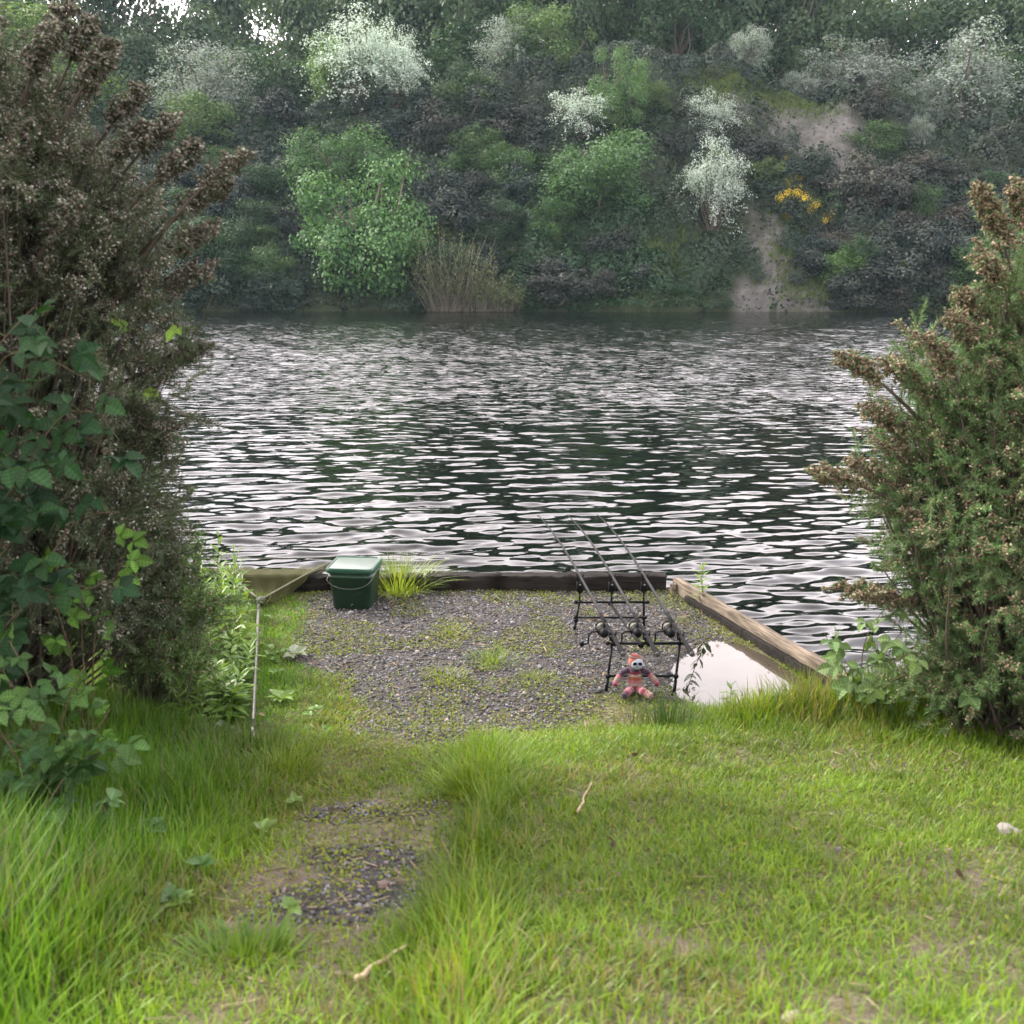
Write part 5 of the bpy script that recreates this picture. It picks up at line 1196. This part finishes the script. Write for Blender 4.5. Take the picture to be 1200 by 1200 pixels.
def stone(px, py, z, r, label, c, seed):
    q = on_z(px, py, z); rng = np.random.default_rng(seed); bm = bmesh.new(); bmesh.ops.create_icosphere(bm, subdivisions=3, radius=1)
    ph = rng.random(6) * 6
    for v in bm.verts: v.co *= 1 + .15 * math.sin(v.co.x * 3 + ph[0]) * math.cos(v.co.y * 4 + ph[1]) + .08 * math.sin(v.co.z * 7 + ph[2] + v.co.x * 5); v.co.x *= 1.3 * r; v.co.y *= r; v.co.z *= .65 * r
    me = bpy.data.meshes.new('stone'); bm.to_mesh(me); bm.free(); o = obj('stone', me, plain('stone_%d' % seed, c, .8, bump=.5, bscale=60, var=.3)); o.location = (q[0], q[1], float(h_near(q[0], q[1])) + r * .35); o.rotation_euler = (0, 0, rng.random() * 3); tag(o, label, 'stone')
stone(1186, 942, .55, .03, 'grey stone in the grass at the right edge', (.17, .155, .145), 1)
stone(928, 1192, .75, .017, 'small cream pebble in the blurred grass at the bottom', (.24, .21, .16), 2)
stone(450, 1068, .35, .016, 'brown pebble on the nearer bare patch of the path', (.13, .09, .07), 3)
stone(648, 868, .03, .013, 'dark pebble at the near edge of the gravel', (.05, .05, .05), 4)
stone(655, 696, 0, .014, 'dark pebble close to the front beam', (.06, .06, .06), 5)

rng = np.random.default_rng(910); g = Geo(); n = 60; x = rng.uniform(.8, 1.75, n); y = rng.uniform(5.0, 6.2, n); sd_ = poly_sd(x, y, PUD); kp = (sd_ < 0) & (sd_ > -.13); x, y = x[kp], y[kp]; n = len(x)
g.scatter(LF6, LF6F, np.stack([x, y, np.full(n, -.009)], 1), frames(unit(rng.normal(size=(n, 3)) * .08 + np.array([0, 0, 1]))), rng.uniform(.012, .032, n), np.array([.09, .065, .035]) * rng.uniform(.4, 1.5, (n, 1)))
tag(obj('floating_debris', g, M_LITTER), 'brown leaf scraps floating round the rim of the puddle', 'litter', kind='stuff')

# ------------------------------------------------------------------ haze
bm = bmesh.new(); bmesh.ops.create_cube(bm, size=1); me = bpy.data.meshes.new('haze'); bm.to_mesh(me); bm.free()
o = bpy.data.objects.new('haze', me); COL.objects.link(o); o.scale = (900, 860, 110); o.location = (0, 0, 110 / 2 - 34)
o.scale = (980, 980, 160); o.location = (0, 0, 80 - 25)
m = bpy.data.materials.new('haze'); m.use_nodes = True; N = m.node_tree.nodes; N.remove(N['Principled BSDF']); pv = N.new('ShaderNodeVolumePrincipled'); pv.inputs['Color'].default_value = (.62, .84, 1, 1); pv.inputs['Density'].default_value = .00019; pv.inputs['Anisotropy'].default_value = .2
m.node_tree.links.new(pv.outputs[0], N['Material Output'].inputs['Volume']); me.materials.append(m); tag(o, 'thin pale blue evening haze over the lake and the far bank', 'haze', kind='stuff')

# ------------------------------------------------------------------ light
SUN_EL, SUN_AZ = 38, -62      # azimuth from +Y towards +X
w = bpy.data.worlds.new('World'); scene.world = w; w.use_nodes = True; N = w.node_tree.nodes; L = w.node_tree.links; bg = N['Background']
sky = N.new('ShaderNodeTexSky'); sky.sky_type = 'NISHITA'; sky.sun_disc = False; sky.sun_elevation = rad(SUN_EL); sky.sun_rotation = rad(SUN_AZ); sky.air_density = 1.2; sky.dust_density = 2.5; sky.ozone_density = 1
tc = N.new('ShaderNodeTexCoord'); mp = N.new('ShaderNodeMapping'); mp.inputs['Scale'].default_value = (1, 1, 2.6); L.new(tc.outputs['Generated'], mp.inputs[0])
nz = N.new('ShaderNodeTexNoise'); nz.inputs['Scale'].default_value = 2.2; nz.inputs['Detail'].default_value = 6; L.new(mp.outputs[0], nz.inputs['Vector'])
mr = N.new('ShaderNodeMapRange'); mr.inputs[1].default_value = .3; mr.inputs[2].default_value = .55; mr.inputs[3].default_value = .6; mr.inputs[4].default_value = 1; L.new(nz.outputs['Fac'], mr.inputs[0])
mx = N.new('ShaderNodeMix'); mx.data_type = 'RGBA'; L.new(mr.outputs[0], mx.inputs[0]); L.new(sky.outputs[0], mx.inputs[6]); mx.inputs[7].default_value = (9.9, 9.0, 9.15, 1); 
sx_ = N.new('ShaderNodeSeparateXYZ'); L.new(tc.outputs['Generated'], sx_.inputs[0])
ez = N.new('ShaderNodeMapRange'); ez.interpolation_type = 'SMOOTHSTEP'; ez.inputs[1].default_value = .35; ez.inputs[2].default_value = .85; ez.inputs[3].default_value = 1.15; ez.inputs[4].default_value = 0; L.new(sx_.outputs['Z'], ez.inputs[0])
ey = N.new('ShaderNodeMapRange'); ey.interpolation_type = 'SMOOTHSTEP'; ey.inputs[1].default_value = -.2; ey.inputs[2].default_value = .7; ey.inputs[3].default_value = 0; ey.inputs[4].default_value = 1; L.new(sx_.outputs['Y'], ey.inputs[0])
em = N.new('ShaderNodeMath'); em.operation = 'MULTIPLY_ADD'; em.inputs[2].default_value = .95; L.new(ez.outputs[0], em.inputs[0]); L.new(ey.outputs[0], em.inputs[1])
es = N.new('ShaderNodeVectorMath'); es.operation = 'SCALE'; L.new(mx.outputs[2], es.inputs[0]); L.new(em.outputs[0], es.inputs['Scale']); L.new(es.outputs[0], bg.inputs[0])
bg.inputs[1].default_value = .12
sl = bpy.data.lights.new('sun', 'SUN'); sl.energy = 3.0; sl.angle = rad(9); sl.color = (1, .93, .82); so = bpy.data.objects.new('sun', sl); COL.objects.link(so)
dirv = Vector((math.sin(rad(SUN_AZ)) * math.cos(rad(SUN_EL)), math.cos(rad(SUN_AZ)) * math.cos(rad(SUN_EL)), math.sin(rad(SUN_EL))))
so.rotation_euler = dirv.to_track_quat('Z', 'Y').to_euler(); so.location = (-6, 10, 12)

# ------------------------------------------------------------------ camera
cd = bpy.data.cameras.new('camera'); cd.sensor_width = 36; cd.lens = 36; cd.clip_end = 2000; cd.clip_start = .05
cd.dof.use_dof = True; cd.dof.focus_distance = 10; cd.dof.aperture_fstop = 4.2
co = bpy.data.objects.new('camera', cd); COL.objects.link(co); co.location = (0, 0, CAMZ); co.rotation_euler = (math.pi / 2 - PITCH, 0, 0); scene.camera = co
scene.view_settings.view_transform = 'Standard'; scene.view_settings.look = 'None'; scene.view_settings.exposure = 1.55; scene.view_settings.gamma = 1
scene.cycles.volume_bounces = 1; scene.cycles.max_bounces = 8
